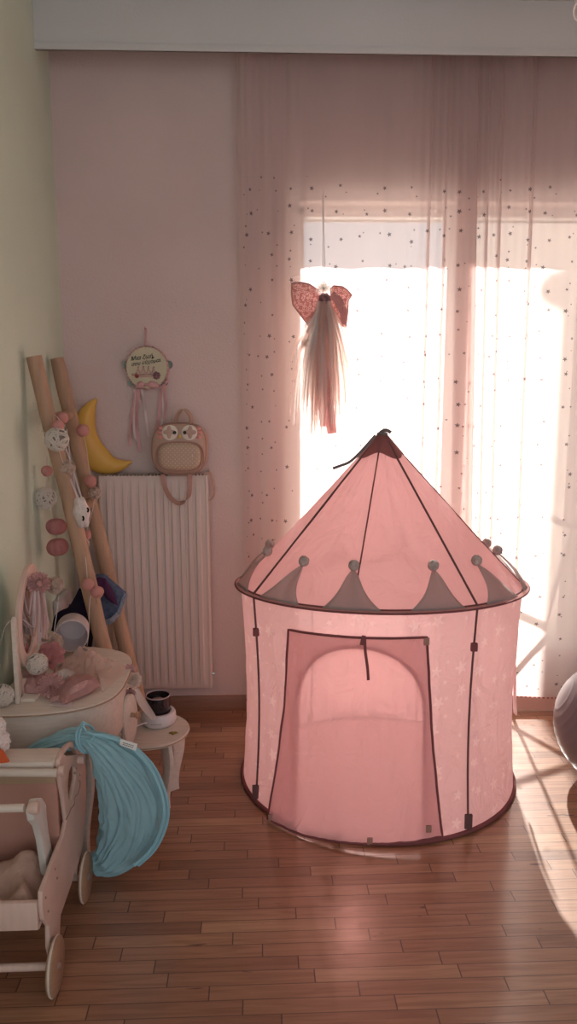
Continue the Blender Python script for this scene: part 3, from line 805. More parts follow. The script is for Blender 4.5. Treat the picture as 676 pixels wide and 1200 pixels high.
for lx, s_ in ((188, -1), (232.5, 1)):
    mb = MB()
    for k in range(3):
        cy = 502+5*k
        mb.puff(pts([(lx+s_*3*math.cos(a*PI/6)-s_*(-1 if k == 1 else 0), cy+2.4*math.sin(a*PI/6)) for a in range(12)], KY-.041), (0, -1, 0), .001, .005, 3)
    mb.build('wing_patch', 'petal_pink', bp_)
mb = MB(); mb.ribbon(catmull([P(206, 497, KY), P(207, 489, KY), P(211, 481.5, KY), P(216, 480, KY), P(221, 484, KY), P(224, 490, KY), P(223.5, 497, KY)], 24), .028, (.45, 1, 0), .006); mb.build('carry_handle', 'rose_leather', bp_)
mb = MB(); mb.ribbon(catmull([P(190.5, 556, KY-.05), P(192.5, 568, KY-.05), P(198, 581, KY-.055), P(208, 589.5, KY-.055), P(217, 587, KY-.05), P(222, 577, KY-.048), P(222.5, 556, KY-.045)], 36), .018, [V((1, .3, .1))]*8+[V((.6, .5, .6))]*21+[V((1, .3, 0))]*8, .003); mb.build('shoulder_strap', 'rose_dark', bp_)
mb = MB(); mb.ribbon(catmull([P(244, 551, KY+.03), P(248, 558, KY+.03), P(251, 570, KY+.03), P(250.5, 580, KY+.03), P(246, 586, KY+.03), P(241.5, 583, KY+.04), P(243, 560, KY+.05)], 30), .014, (.5, 1, 0), .003); mb.build('shoulder_strap', 'rose_leather', bp_)
MB().tube(circ(P(244, 551, KY+.025), (1, 0, 0), (0, .3, 1), .006, 12), .0015, 5, closed=True).build('strap_ring', 'steel', bp_)

# ------------------------------------------------------------------ tambourine on the wall
AY = 3.325
tb = thing('tambourine', 'decorated cream tambourine with handwriting and pink ribbons hanging on the wall', 'tambourine', P(172, 433, AY))
cc = P(172.5, 431, AY); RT = .088
mb = MB(); mb.lathe([(RT*.96, -.018), (RT*.985, -.012), (RT, 0), (RT, .026), (RT*.93, .027), (RT*.93, -.006)], cc+V((0, .006, 0)), (0, 1, 0), 40, cap=False); mb.build('hoop', 'ribbon_pink', tb)
mb = MB(); mb.lathe([(0, -.0125), (RT*.965, -.0125), (RT*.965, -.009), (0, -.009)], cc+V((0, .0, 0)), (0, 1, 0), 40); sk = mb.build('drum_skin', 'drumskin', tb)
mb = MB()
for k in range(40):
    a = 2*PI*k/40; mb.ball(cc+V((RT*.975*math.cos(a), -.013, RT*.975*math.sin(a))), .0042, 1)
mb.build('lace_edge', 'lace_trim', tb)
for a in (8, 172, 222, 318):
    q_ = cc+V((RT*1.0*math.cos(rad(a)), .01, RT*1.0*math.sin(rad(a))))
    mb = MB()
    ax = V((math.cos(rad(a)), 0, math.sin(rad(a)))); tg = V((-ax.z, 0, ax.x))
    for dz in (-.004, .004): mb.lathe([(0, 0), (.006, .002), (.017, 0), (.017, .0015), (.006, .0035), (0, .0015)], q_+V((0, dz, 0)), (0, 1, 0), 18)
    mb.build('jingle', 'jingle', tb)
fy = AY-.0145
mb = MB()
for k in range(4):
    x = 162+k*6
    mb.tube(catmull([P(x-3, 439, fy), P(x-1, 434, fy), P(x, 431.5-(.8 if k in (1, 2) else 0), fy), P(x+1, 434, fy), P(x+3, 439, fy)], 12), .0022, 5)
    mb.ball(P(x, 430.5-(.8 if k in (1, 2) else 0), fy), .0045, 1)
mb.tube([P(158, 439, fy), P(183.5, 439, fy)], .003, 6); mb.tube([P(159, 441.5, fy), P(183, 441.5, fy)], .002, 6)
mb.build('lace_crown', 'lace_trim', tb)
mb = MB(); flower(mb, P(183.5, 440, fy), (0, -1, 0), .017, 8, 4, .5, 2); mb.ball(P(183.5, 440, fy-.004), .009, 2, .2, 50); mb.build('rose', 'satin_dark', tb)
mb = MB(); flower(mb, P(160.5, 440.5, fy), (0, -1, 0), .010, 6, 3, .5, 2); mb.ball(P(160.5, 440.5, fy-.003), .006, 2); mb.build('red_flower', 'red', tb)
mb = MB(); flower(mb, P(156, 439, fy), (0, -1, 0), .008, 5, 2, .5, 6); mb.build('white_flower', 'flower_cream', tb)
mb = MB()
mb.puff(pts(dense([(171, 451), (166, 446), (161, 448), (160, 455), (166, 455)], 20), fy), (0, -1, 0), .004, .006, 4)
mb.puff(pts(dense([(171, 451), (176, 446), (184, 448), (187, 454), (178, 455)], 20), fy), (0, -1, 0), .004, .006, 4)
mb.ball(P(171, 451, fy-.003), .007, 2); mb.build('ribbon_bow', 'ribbon_pink', tb)
mb = MB(); mb.puff(pts(dense([(192, 448), (197, 443), (198, 447), (194, 451)], 16), AY-.004), (0, -1, 0), .004, .005, 4); mb.puff(pts(dense([(192, 449), (196, 453), (191, 456), (189, 452)], 16), AY-.004), (0, -1, 0), .004, .005, 4); mb.build('side_bow', 'ribbon_pink', tb)
rbs = [(160, 456, 154, 492, 152, 523, .010, 'ribbon_pink'), (163, 456, 160, 490, 164, 530, .013, 'ribbon_pink'), (166, 456, 170, 480, 174, 512, .010, 'ribbon_white'), (158, 456, 157, 500, 160, 518, .009, 'ribbon_white'), (189, 456, 187, 480, 183, 505, .012, 'ribbon_pink'), (190, 456, 191, 478, 189, 500, .007, 'ribbon_white'), (192, 455, 195, 472, 192, 490, .009, 'ribbon_pink')]
for k, (x0, y0, x1, y1, x2, y2, w, mt) in enumerate(rbs):
    mb = MB(); mb.ribbon(catmull([P(x0, y0, AY+.005), P(x1, y1, AY+.005+.006*(k % 3)), P(x2, y2, AY+.01)], 16), w, [V((1, .5*math.sin(i*.5+k), 0)) for i in range(17)], .001); mb.build('ribbon', mt, tb)
mb = MB(); mb.ribbon([P(171.5, 406, AY+.012), P(170.8, 385, AY+.028)], .009, (1, 0, 0), .0015); mb.ball(P(170.8, 384.5, AY+.025), .006, 2); mb.build('hanging_loop', 'ribbon_pink', tb)
def text_mesh(s, name, size, loc, rot, mat, parent, shear=.35, bold=.007):
    cu = bpy.data.curves.new(name, 'FONT'); cu.body = s; cu.size = size; cu.shear = shear; cu.offset = bold*size; cu.extrude = .0006; cu.align_x = 'CENTER'
    to = bpy.data.objects.new(name, cu); C.objects.link(to); bpy.context.view_layer.update()
    me = bpy.data.meshes.new_from_object(to.evaluated_get(bpy.context.evaluated_depsgraph_get()))
    bpy.data.objects.remove(to)
    o = bpy.data.objects.new(name, me); C.objects.link(o); me.materials.clear(); me.materials.append(M[mat])
    o.parent = parent; o.location = V(loc)-wloc(parent); o.rotation_euler = rot
    return o
text_mesh('Μια ζωή', 'handwriting', .023, P(166, 421, fy+.0005), (PI/2, rad(-8), 0), 'ink', sk)
text_mesh('σου εύχομαι', 'handwriting', .021, P(171, 426.5, fy+.0005), (PI/2, rad(-9), 0), 'ink', sk)
mb = MB(); h = [(179, 420.5), (177.6, 418.6), (178.3, 417.6), (179, 418.6), (179.9, 417.5), (180.6, 418.6)]
mb.prism([P(x, y, fy+.0005) for x, y in h], (0, -.001, 0), 0); mb.build('heart_mark', 'ink', sk)

# ------------------------------------------------------------------ moon lamp
mn = MB(); sp = [(113.5, 467.5, 1.2), (108, 474, 5), (102, 486, 10), (98.5, 500, 13.5), (99.5, 515, 16), (106, 529, 17), (117, 539, 15.5), (129, 545, 11.5), (142, 545, 6.5), (154.5, 541, 1.2)]
a = catmull([V((x, y, r)) for x, y, r in sp], 44)
mn.tube([P(p.x, p.y, 3.325) for p in a], [p.z*3.325/FPX for p in a], 20, flat=(V((0, 1, 0)), [min(1, .034/(p.z*3.325/FPX)) for p in a]))
o = mn.build('moon_lamp', 'moon', None, P(115, 557, 3.325)); tag(o, 'yellow crescent moon lamp on the wall behind the ladder', 'lamp')

# ------------------------------------------------------------------ ladder
R1, R2 = 2.78, 3.10
def rail(Y, z):
    # both rails lean on the left wall
    top = V((-.765, Y, 1.56)); bot = V((-.475, Y, 0))
    return bot.lerp(top, z/1.56)
lad = thing('wooden_ladder', 'rustic round-pole wooden ladder leaning on the green wall', 'ladder', (-.475, 2.94, 0))
rnd = random.Random(2)
for Y, sd in ((R1, 1), (R2, 5)):
    n = 40; ps = []; rs = []
    for i in range(n+1):
        z = 1.56*i/n; p = rail(Y, z); p += V((.006*noise.noise(V((z*2.4, sd, 0))), .008*noise.noise(V((z*2, sd, 7))), 0)); ps.append(p)
        rs.append(.0305-.004*i/n+.0025*noise.noise(V((z*6, sd, 3))))
    mb = MB(); mb.tube(ps, rs, 14); mb.build('rail', 'ladder', lad, sharp=60)
RUNG = (1.345, 1.0, .69, .36)
for z in RUNG:
    a = rail(R1-.02, z); b = rail(R2+.02, z)
    mb = MB(); mb.tube([a, a.lerp(b, .3), a.lerp(b, .7), b], [.021, .019, .019, .021], 12); mb.build('rung', 'ladder', lad)

# garland on the ladder
rnd = random.Random(11)
def wicker_meshes():
    mb = MB(); rr = random.Random(3)
    for k in range(26):
        ax = V((rr.gauss(0, 1), rr.gauss(0, 1), rr.gauss(0, 1))).normalized(); h = rr.uniform(-.55, .55); r = math.sqrt(1-h*h)
        x = ax.orthogonal().normalized(); y = ax.cross(x)
        q_ = [ax*h+x*(r*math.cos(2*PI*i/18))+y*(r*math.sin(2*PI*i/18)) for i in range(18)]
        mb.tube([p*(1+.05*math.sin(i*2.1+k)) for i, p in enumerate(q_)], .075, 5, closed=True)
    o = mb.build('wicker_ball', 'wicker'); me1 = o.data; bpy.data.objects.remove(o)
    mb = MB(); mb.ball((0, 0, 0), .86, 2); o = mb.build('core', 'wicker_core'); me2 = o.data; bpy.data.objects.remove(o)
    mb = MB(); mb.ball((0, 0, 0), 1, 4, fn=lambda d: .92+.16*abs(math.cos(5*math.atan2(d.y, d.x)))**.6*(1-d.z**2)-.10*d.z**6); o = mb.build('paper_ball', 'paper_pink'); me3 = o.data; bpy.data.objects.remove(o)
    mb = MB(); mb.ball((0, 0, 0), 1, 3, .04, 40); o = mb.build('felt_ball', 'felt_pink'); me4 = o.data; bpy.data.objects.remove(o)
    mb = MB(); rr = random.Random(9)
    for k in range(24):
        z = 1-2*(k+.5)/24; a = k*2.4; d = V((math.sqrt(1-z*z)*math.cos(a), math.sqrt(1-z*z)*math.sin(a), z))
        flower(mb, d*.72, d, .48, 5, 2, .5, k)
    mb.ball((0, 0, 0), .78, 2); o = mb.build('petal_ball', 'flower_cream'); me5 = o.data; bpy.data.objects.remove(o)
    return dict(w=me1, c=me2, p=me3, f=me4, b=me5)
WM = wicker_meshes()
BN = dict(w='wicker_ball', p='paper_ball', f='felt_ball', b='petal_ball')
def place(kind, p, r, root):
    o = bpy.data.objects.new(BN[kind], WM[kind]); C.objects.link(o); o.parent = root; o.location = V(p)-wloc(root); o.scale = (r, r, r)
    o.rotation_euler = (rnd.uniform(-.5, .5), rnd.uniform(-.4, .4), rnd.uniform(0, 6))
    if kind == 'w':
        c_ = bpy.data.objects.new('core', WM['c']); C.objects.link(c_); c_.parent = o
    return o
gl = thing('ball_garland', 'garland of white wicker and pink balls strung over the wooden ladder', 'garland', P(75, 488, 2.74), 'ball garlands')
PXM = lambda n, Y: n*Y/FPX
items = [('f', 73, 490, 7, 2.80), ('f', 68, 499, 7.2, 2.73), ('w', 66.5, 515, 13, 2.72), ('b', 78, 548, 11, 2.78), ('f', 97, 504.5, 7.5, 3.03), ('f', 106, 564, 7.2, 3.03), ('b', 111, 578, 8, 3.04),
         ('f', 55, 552, 6.6, 2.845), ('w', 53, 584, 12.3, 2.84), ('p', 66, 617, 11.4, 2.85), ('p', 67.5, 641, 12.2, 2.85), ('f', 100, 627, 6.8, 2.90), ('b', 97, 637, 8.5, 2.86),
         ('f', 103, 685, 7.6, 2.715), ('f', 113, 693.5, 7.3, 2.715), ('f', 90, 614, 5, 2.90)]
for k, x, y, r, Y in items: place(k, P(x, y, Y), PXM(r, Y), gl)
def cord(root, l, r=.0012, name='cord', mat='cord', n=14):
    mb = MB(); mb.tube(catmull([P(*q_) for q_ in l], n), r, 5); return mb.build(name, mat, root)
cord(gl, [(44, 503, 2.74), (52, 507, 2.73), (58, 510, 2.73), (66, 505, 2.74)], .0016)
cord(gl, [(58, 484, 2.78), (66, 488, 2.77), (72, 495, 2.75), (76, 500, 2.75)], .0018)
cord(gl, [(69, 527, 2.73), (73, 540, 2.75), (77, 548, 2.78)]); cord(gl, [(77, 525, 2.74), (81, 536, 2.77), (84, 548, 2.78), (89, 580, 2.79)], .002)
cord(gl, [(80, 560, 2.77), (85, 575, 2.78), (88, 590, 2.78)], .0018)
cord(gl, [(55, 535, 2.85), (55, 552, 2.85), (54, 575, 2.845), (60, 600, 2.85), (66, 617, 2.86), (67, 641, 2.86)])
cord(gl, [(97, 505, 3.05), (102, 530, 3.05), (106, 564, 3.05), (111, 578, 3.05), (108, 600, 3.0), (100, 627, 2.91), (97, 637, 2.87)])
cord(gl, [(97, 637, 2.82), (101, 660, 2.74), (103, 685, 2.73), (109, 690, 2.73), (105, 705, 2.735), (104, 740, 2.74), (102, 757, 2.745)])
# cloud plush
cl_ = thing('cloud_plush', 'white plush cloud with sleepy eyes hanging on the ladder', 'plush toy', P(95, 618, 2.76))
clo = []
for i in range(60):
    a = 2*PI*i/60; r = 1+.07*math.cos(6*a+.4)
    x = 10.0*math.cos(a)*r; y = 18.5*math.sin(a)*r
    clo.append((95.5+x*math.cos(.22)-y*math.sin(.22)*-.6*0+.12*y, 600.5+y))
CYY = 2.745
mb = MB(); mb.puff(pts(clo, CYY), (.35, -1, .1), .022, .03, 8, .004, 70); mb.build('body', 'plush', cl_)
for x, y in ((97.5, 607.5), (103, 597.5)):
    mb = MB(); mb.tube(catmull([P(x-.8, y-2.6, CYY-.028), P(x+.3, y-.8, CYY-.029), P(x+.4, y+1.0, CYY-.029), P(x-.4, y+2.4, CYY-.028)], 8), .0035, 6); mb.build('eye', 'ink', cl_)
mb = MB(); mb.ribbon(catmull([P(92, 585, CYY), P(84, 565, CYY+.02), P(78, 548, CYY+.05), P(74, 505, CYY+.06)], 12), .006, (1, 0, 0)); mb.build('hanging_ribbon', 'ribbon_white', cl_)
mb = MB(); mb.ribbon(catmull([P(96, 585, CYY), P(90, 565, CYY+.02), P(83, 540, CYY+.05), P(78, 503, CYY+.06)], 12), .005, (1, 0, 0)); mb.build('hanging_ribbon', 'ribbon_white', cl_)

# clothes draped on the lower rung
def sheet(rows, nx=26, ny=26, wr_=.01, wf=14, seed=0):
    cols = [catmull([V(p) for p in r], nx) for r in rows]
    g = []
    for j in range(nx+1):
        g.append(catmull([c_[j] for c_ in cols], ny))
    for r in g:
        for p in r:
            n_ = noise.noise_vector(p*wf+V((seed, 0, 0))); p += n_*wr_
    return g
def soft(name, rows, mat, parent=None, th=.006, **k):
    mb = MB(); mb.grid(sheet(rows, **k)); o = mb.build(name, mat, parent, None if parent is not None else rows[-1][0])
    s_ = o.modifiers.new('thick', 'SOLIDIFY'); s_.thickness = th; return o
dn = thing('denim_shorts', 'faded blue denim shorts hung over a ladder rung', 'shorts', P(128, 720, 2.98))
mb = MB(); mb.puff(pts(dense([(108, 678), (113, 673), (122, 672), (135, 683), (148, 694), (144, 708), (139, 722), (123, 733), (116, 716), (109, 701)], 60), 2.985), (0, -1, 0), .02, .035, 8, .014, 20, flatp=4); mb.build('denim', 'denim', dn)
mb = MB(); mb.ribbon(catmull([P(121, 730, 2.962), P(130, 727, 2.95), P(138, 719, 2.962)], 12), .022, (.3, -.1, 1), .006); mb.build('frayed_hem', 'denim_light', dn)
mb = MB(); mb.ribbon(catmull([P(139, 719, 2.965), P(143, 707, 2.958), P(147, 695, 2.97)], 12), .014, (1, -.1, .3), .006); mb.build('frayed_hem', 'denim_light', dn)
pu = thing('purple_top', 'dark purple top bunched over the denim shorts on the ladder', 'clothing', P(125, 700, 2.93))
mb = MB(); mb.puff(pts(dense([(109, 679), (116, 676), (124, 678), (131, 689), (136, 701), (138, 710), (131, 706), (124, 700), (116, 690)], 56), 2.925), (0, -1, 0), .012, .025, 8, .016, 26); mb.build('cloth', 'purple', pu)
nv = thing('dark_trousers', 'dark navy garment hung on the ladder behind the near rail', 'clothing', P(85, 740, 2.87))
soft('cloth', [[P(94, 690, 2.90), P(100, 692, 2.90), P(112, 692, 2.92)], [P(82, 708, 2.88), P(95, 706, 2.86), P(112, 706, 2.88)], [P(66, 724, 2.86), P(88, 726, 2.85), P(113, 728, 2.88)], [P(60, 740, 2.86), P(85, 748, 2.85), P(106, 760, 2.88)]], 'navy', nv, wr_=.014, wf=16)
# wall socket
so = thing('wall_socket', 'white socket box on the green wall behind the ladder', 'socket', (XL, 3.06, .57))
MB().box((XL, 2.975, .535), (XL+.03, 3.165, .63), .006).build('cover', 'white_plastic', so)
for y in (3.03, 3.11): MB().tube([V((XL+.028, y, .565)), V((XL+.0315, y, .565))], .014, 14).build('outlet', 'radiator_dark', so)

# ------------------------------------------------------------------ vanity table
VZ = .54
va = thing('vanity_table', "child's pale wooden vanity table with rounded front and oval mirror by the green wall", 'vanity table', (-.62, 2.43, 0))
VX0, VC, VHL, VD = -.795, 2.43, .288, .358
def vout(ins, z, n=40, back=True):
    o_ = []
    for i in range(n+1):
        t = -1+2*i/n
        t = math.sin(t*PI/2)
        d_ = (VD-ins)*max(0, 1-abs(t)**3.4)**(1/3.0)
        o_.append(V((VX0+.012+d_, VC+t*(VHL-ins), z)))
    return o_
mb = MB(); mb.prism(vout(0, VZ-.012), (0, 0, .012), .003); mb.build('tabletop', 'birch', va)
mb = MB(); mb.prism(vout(.014, .385), (0, 0, .143), .002); bd = mb.build('apron', 'birch', va)
mb = MB(); mb.tube([p+V((.0, 0, 0)) for p in vout(-.001, VZ-.006)], .0022, 6); mb.build('top_edge_line', 'birch_edge', bd)
# oval drawer front on the bulging side and its knob
dc = V((-.435, 2.44, .385)); nn = V((1, -.25, 0)).normalized(); tt = V((.25, 1, 0)).normalized()
dl = [dc+tt*(.055*math.cos(2*PI*i/32))+V((0, 0, .085*math.sin(2*PI*i/32))) for i in range(32)]
mb = MB(); mb.prism(dl, nn*.014, .003); df = mb.build('drawer_front', 'birch', va)
mb = MB(); mb.lathe([(.008, 0), (.007, .018), (.012, .022), (.012, .028), (0, .03)], dc+nn*.012+V((0, 0, .015)), nn, 14); mb.build('knob', 'birch_edge', df)
def wavy_leg(c, out, z0, z1, w=.05, th=.018):
    out = V(out).normalized(); sd = V((-out.y, out.x, 0)); n = 16; L = []; Rr = []
    for i in range(n+1):
        t = i/n; z = z0+(z1-z0)*t
        b = .013*math.sin(2*PI*(t*.9-.35))
        ww = w*(.62+.38*t+.10*math.cos(2*PI*t))
        L.append(V(c)+out*(b-ww/2)+V((0, 0, z-c[2]))-sd*th/2); Rr.append(V(c)+out*(b+ww/2)+V((0, 0, z-c[2]))-sd*th/2)
    mb = MB(); mb.prism(L+Rr[::-1], sd*th, .003); return mb
for p, o_ in (((-.545, 2.262, 0), (1, -.4, 0)), ((-.50, 2.60, 0), (1, .4, 0)), ((-.745, 2.22, 0), (0, -1, 0)), ((-.745, 2.64, 0), (0, 1, 0))):
    wavy_leg(p, o_, 0, .39, .055).build('leg', 'birch', va)
# oval mirror on its stand
MX = -.715; mc = V((MX, 2.375, .765)); my, mz = .118, .152
def oval(k, x, lean=.35):
    return [V((x, mc.y+k*(my*math.cos(2*PI*i/48)+lean*.10*math.sin(2*PI*i/48)), mc.z+k*mz*math.sin(2*PI*i/48))) for i in range(48)]
mb = MB(); mb.prism(oval(1.0, MX-.008), (.016, 0, 0), .003, holes=[oval(.76, MX-.008)]); mf = mb.build('mirror_frame', 'birch_pink', va)
mb = MB(); mb.prism(oval(.79, MX-.005), (.006, 0, 0), 0); mb.build('mirror_glass', 'mirror', mf)
mb = MB()
for sgn in (-1, 1):
    y0 = mc.y+sgn*.143
    ol = [V((MX-.006, y0-sgn*.012, VZ)), V((MX-.006, y0+sgn*.018, VZ)), V((MX-.006, y0+sgn*.016, .70)), V((MX-.006, y0+sgn*.014, .79)), V((MX-.006, y0, .803)), V((MX-.006, y0-sgn*.012, .79)), V((MX-.006, y0-sgn*.008, .70)), V((MX-.006, y0-sgn*.03, .60))]
    mb.prism(ol, (.012, 0, 0), .002)
mb.prism([V((MX-.006, mc.y-.15, VZ)), V((MX-.006, mc.y+.15, VZ)), V((MX-.006, mc.y+.11, .60)), V((MX-.006, mc.y+.05, .578)), V((MX-.006, mc.y-.05, .578)), V((MX-.006, mc.y-.11, .60))], (.012, 0, 0), .002)
mb.box((MX-.04, mc.y-.15, VZ), (MX+.05, mc.y+.15, VZ+.012), .003)
mb.build('mirror_stand', 'birch', va, merge=False)
# flower with ribbons hooked on the mirror
FX = -.655
fw = thing('flower_clip', 'pink flower with long cream ribbons hooked on the oval mirror', 'hair flower', P(44, 755, 2.38))
mb = MB(); flower(mb, P(45, 683, 2.385), (.35, -1, .1), .037, 18, 5, .6, 21); mb.ball(P(46, 684, 2.36), .010, 2, .3, 80); mb.build('petals', 'flower_pink', fw)
rnd2 = random.Random(8)
for k in range(26):
    f = k/25; x0 = 38+12*f+rnd2.uniform(-1, 1); x1 = 33+24*f+rnd2.uniform(-2, 2); y1 = rnd2.uniform(728, 755) if f > .25 else rnd2.uniform(715, 735)
    Y = 2.39+rnd2.uniform(-.02, .012)
    mb = MB(); mb.ribbon(catmull([P(x0, 692, Y), P(x0*.5+x1*.5+rnd2.uniform(-2, 2), 715, Y-.01), P(x1, y1, Y+rnd2.uniform(-.01, .01))], 10), rnd2.uniform(.004, .009), [V((1, rnd2.uniform(-.6, .6), 0))]*11, .0008)
    mb.build('ribbon', 'ribbon_white' if k % 3 else 'tulle_pink', fw)
# second garland lying round the mirror and on the vanity
g2 = thing('ball_garland', 'garland of wicker balls and a pink flower lying around the oval mirror', 'garland', PZ(60, 775, VZ), 'ball garlands')
for k, x, y, r, Y in [('b', 65, 686, 11.2, 2.50), ('b', 62.5, 753, 12.5, 2.48), ('w', 43.5, 778, 12.3, 2.31), ('w', 3, 815, 13, 2.205)]: place(k, P(x, y, Y), PXM(r, Y), g2)
mb = MB(); q_ = P(60, 768, 2.42); flower(mb, q_, (.2, -1, .5), .046, 7, 3, .7, 31); mb.build('paper_flower', 'paper_pink', g2)
cord(g2, [(69, 696, 2.5), (67, 715, 2.5), (64, 735, 2.49), (62, 753, 2.48), (52, 752, 2.42), (45, 760, 2.38), (43, 778, 2.33)])
cord(g2, [(0, 755, 2.32), (6, 735, 2.25), (14, 727, 2.24), (26, 726, 2.3), (38, 735, 2.38)], .0016)
# white pot lying on its side
cpt = thing('white_pot', 'white round pot lying on its side at the back of the vanity table', 'pot', PZ(85, 768, VZ))
ax = V((.18, -1, .02)).normalized(); pc = P(84, 745.5, 2.585)
mb = MB(); R_ = .056; mb.lathe([(R_*.95, 0), (R_, -.002), (R_, -.09), (R_*.8, -.105), (0, -.105), (0, -.1), (R_*.78, -.1), (R_*.93, -.088), (R_*.93, -.004), (R_*.95, 0)], pc, ax, 36, cap=False); mb.build('shell', 'pot_white', cpt)
# pink headband, tulle and lace on the table top
hb = thing('bow_headband', 'pink satin bow headband with ruffled flower lying on the vanity table', 'headband', PZ(60, 815, VZ))
def pz(l, h): return [PZ(x, y, h) for x, y in l]
mb = MB(); mb.puff(pz(dense([(17, 803), (24, 793), (34, 789), (47, 786), (56, 790), (52, 800), (46, 812), (32, 812), (20, 808)], 48), VZ+.018), (0, -.35, 1), .014, .038, 8, .012, 40); mb.build('bow_loop', 'satin', hb)
mb = MB(); mb.puff(pz(dense([(66, 812), (78, 798), (92, 794), (104, 793), (114, 797), (118, 803), (104, 812), (88, 818), (76, 825), (70, 822)], 52), VZ+.018), (0, -.3, 1), .014, .034, 8, .012, 40); mb.build('bow_loop', 'satin', hb)
mb = MB(); mb.ribbon(catmull([PZ(60, 820, VZ+.012), PZ(72, 817, VZ+.024), PZ(84, 810, VZ+.046), PZ(98, 802, VZ+.046), PZ(112, 800, VZ+.03)], 20), .02, (.2, 1, .6), .002); mb.build('lace_strip', 'lace_trim', hb)
mb = MB(); mb.ribbon(catmull([PZ(62, 822, VZ+.006), PZ(72, 824, VZ+.008), PZ(84, 824, VZ+.006)], 10), .03, (.3, 1, .3), .002); mb.build('ribbon_end', 'ribbon_white', hb)
mb = MB(); flower(mb, PZ(60, 804, VZ+.035), (.1, -.75, .8), .042, 20, 5, .55, 41); mb.build('ruffled_flower', 'flower_pink', hb)
mb = MB(); mb.tube(catmull([PZ(26, 800, VZ+.01), PZ(40, 786, VZ+.012), PZ(56, 781, VZ+.012), PZ(66, 787, VZ+.012)], 20), .005, 8); mb.build('band', 'ribbon_pink', hb)
mb = MB(); flower(mb, PZ(75, 795, VZ+.02), (0, -.4, 1), .036, 14, 3, .7, 43); o = mb.build('white_frill', 'tulle_cream', None, PZ(75, 795, VZ)); tag(o, 'cream feathery frill behind the pink bow headband', 'hair accessory')
tu = thing('tulle_heap', 'crumpled pale pink tulle spread over the vanity table', 'tulle', PZ(105, 790, VZ))
def heap(l, h, amp, seed, mat, name, root, base=.004):
    ol = pz(dense(l, 60), VZ+base); c_ = sum(ol, V((0, 0, 0)))/len(ol); mb = MB(); rows = []
    for i in range(27):
        k = i/26
        rows.append([c_+(p-c_)*max(k, .002)+V((0, 0, h*(1-k**2)*.8+amp*(abs(noise.noise((c_+(p-c_)*k)*17+V((seed, 0, 0)))+.35*noise.noise((c_+(p-c_)*k)*44))*1.6)*(1-k**3)+.001)) for p in ol])
    mb.grid(rows, closed=True); return mb.build(name, mat, root)
heap([(66, 782), (80, 772), (98, 766), (112, 768), (128, 778), (148, 782), (146, 790), (136, 798), (126, 806), (120, 812), (116, 800), (100, 790), (84, 792)], .03, .04, 3, 'tulle_soft', 'tulle_layer', tu)
heap([(60, 790), (72, 778), (90, 772), (108, 774), (122, 782), (134, 790), (128, 800), (112, 798), (92, 788), (76, 796)], .022, .03, 9, 'tulle_soft', 'tulle_layer', tu)
heap([(86, 784), (98, 774), (114, 772), (126, 780), (116, 788), (100, 792)], .034, .03, 14, 'tulle_soft', 'tulle_layer', tu)
gy = thing('grey_lace', 'small grey lace scrap at the back of the vanity table', 'lace', PZ(95, 765, VZ))
heap([(84, 762), (92, 758.5), (102, 761), (106, 765), (98, 768), (88, 768)], .008, .01, 5, 'grey_lace', 'lace_layer', gy)
# flower with tulle ribbon over the vanity edge
ef = thing('flower_ribbon', 'cream flower on a tulle ribbon hanging over the right edge of the vanity table', 'hair flower', P(157, 805, 2.46))
mb = MB(); flower(mb, P(156, 797, 2.47), (.6, -1, .1), .030, 9, 4, .6, 51); mb.build('petals', 'flower_cream', ef)
mb = MB(); flower(mb, P(152, 786, 2.49), (.4, -1, .4), .024, 7, 3, .6, 52); mb.build('pink_petals', 'flower_pink', ef); mb = MB(); flower(mb, P(152, 812, 2.47), (.4, -1, -.2), .022, 7, 3, .6, 53); mb.build('pink_petals', 'flower_pink', ef)
for dx, w_ in ((0, .016), (4, .014), (-3, .012)):
    mb = MB(); mb.ribbon(catmull([P(157+dx*.4, 806, 2.465), P(165+dx, 822, 2.49), P(173+dx, 834, 2.525), P(180+dx*.6, 843, 2.55)], 14), w_, (1, .3*dx, .8), .0012); mb.build('tulle_tail', 'tulle_cream', ef)
mb = MB(); mb.ribbon(catmull([P(152, 808, 2.47), P(154, 820, 2.48), P(155, 832, 2.49)], 10), .014, (1, 0, 0), .0015); mb.build('pink_tail', 'ribbon_pink', ef)

# ------------------------------------------------------------------ stool
SC = V((-.389, 2.622, 0)); SZ = .262; SR = .138
st = thing('round_stool', 'low round pale wooden stool with wavy legs beside the vanity table', 'stool', SC)
mb = MB(); mb.lathe([(0, SZ-.014), (SR-.002, SZ-.014), (SR, SZ-.012), (SR, SZ-.002), (SR-.002, SZ), (0, SZ)], SC, (0, 0, 1), 56); mb.build('seat', 'birch', st)
mb = MB(); mb.tube(circ(SC+V((0, 0, SZ-.008)), (1, 0, 0), (0, 1, 0), SR+.0002, 56), .002, 6, closed=True); mb.build('edge_line', 'birch_edge', st)
for a in (-50, 34, 130, 214):
    o_ = V((math.cos(rad(a)), math.sin(rad(a)), 0)); p = SC+o_*.096; wavy_leg((p.x, p.y, 0), o_, 0, SZ-.013, .058, .016).build('leg', 'birch', st)
lf = MB(); lc = PZ(203, 859, SZ+.002)
lf.puff([lc+V((.013*math.cos(2*PI*i/20)*(1+.3*math.cos(4*PI*i/20)), .012*math.sin(2*PI*i/20)*(1+.35*math.sin(6*PI*i/20)), 0)) for i in range(20)], (0, 0, 1), .001, .003, 3)
o = lf.build('dry_leaf', 'leaf', None, lc); tag(o, 'small olive leaf lying on the round stool', 'leaf')
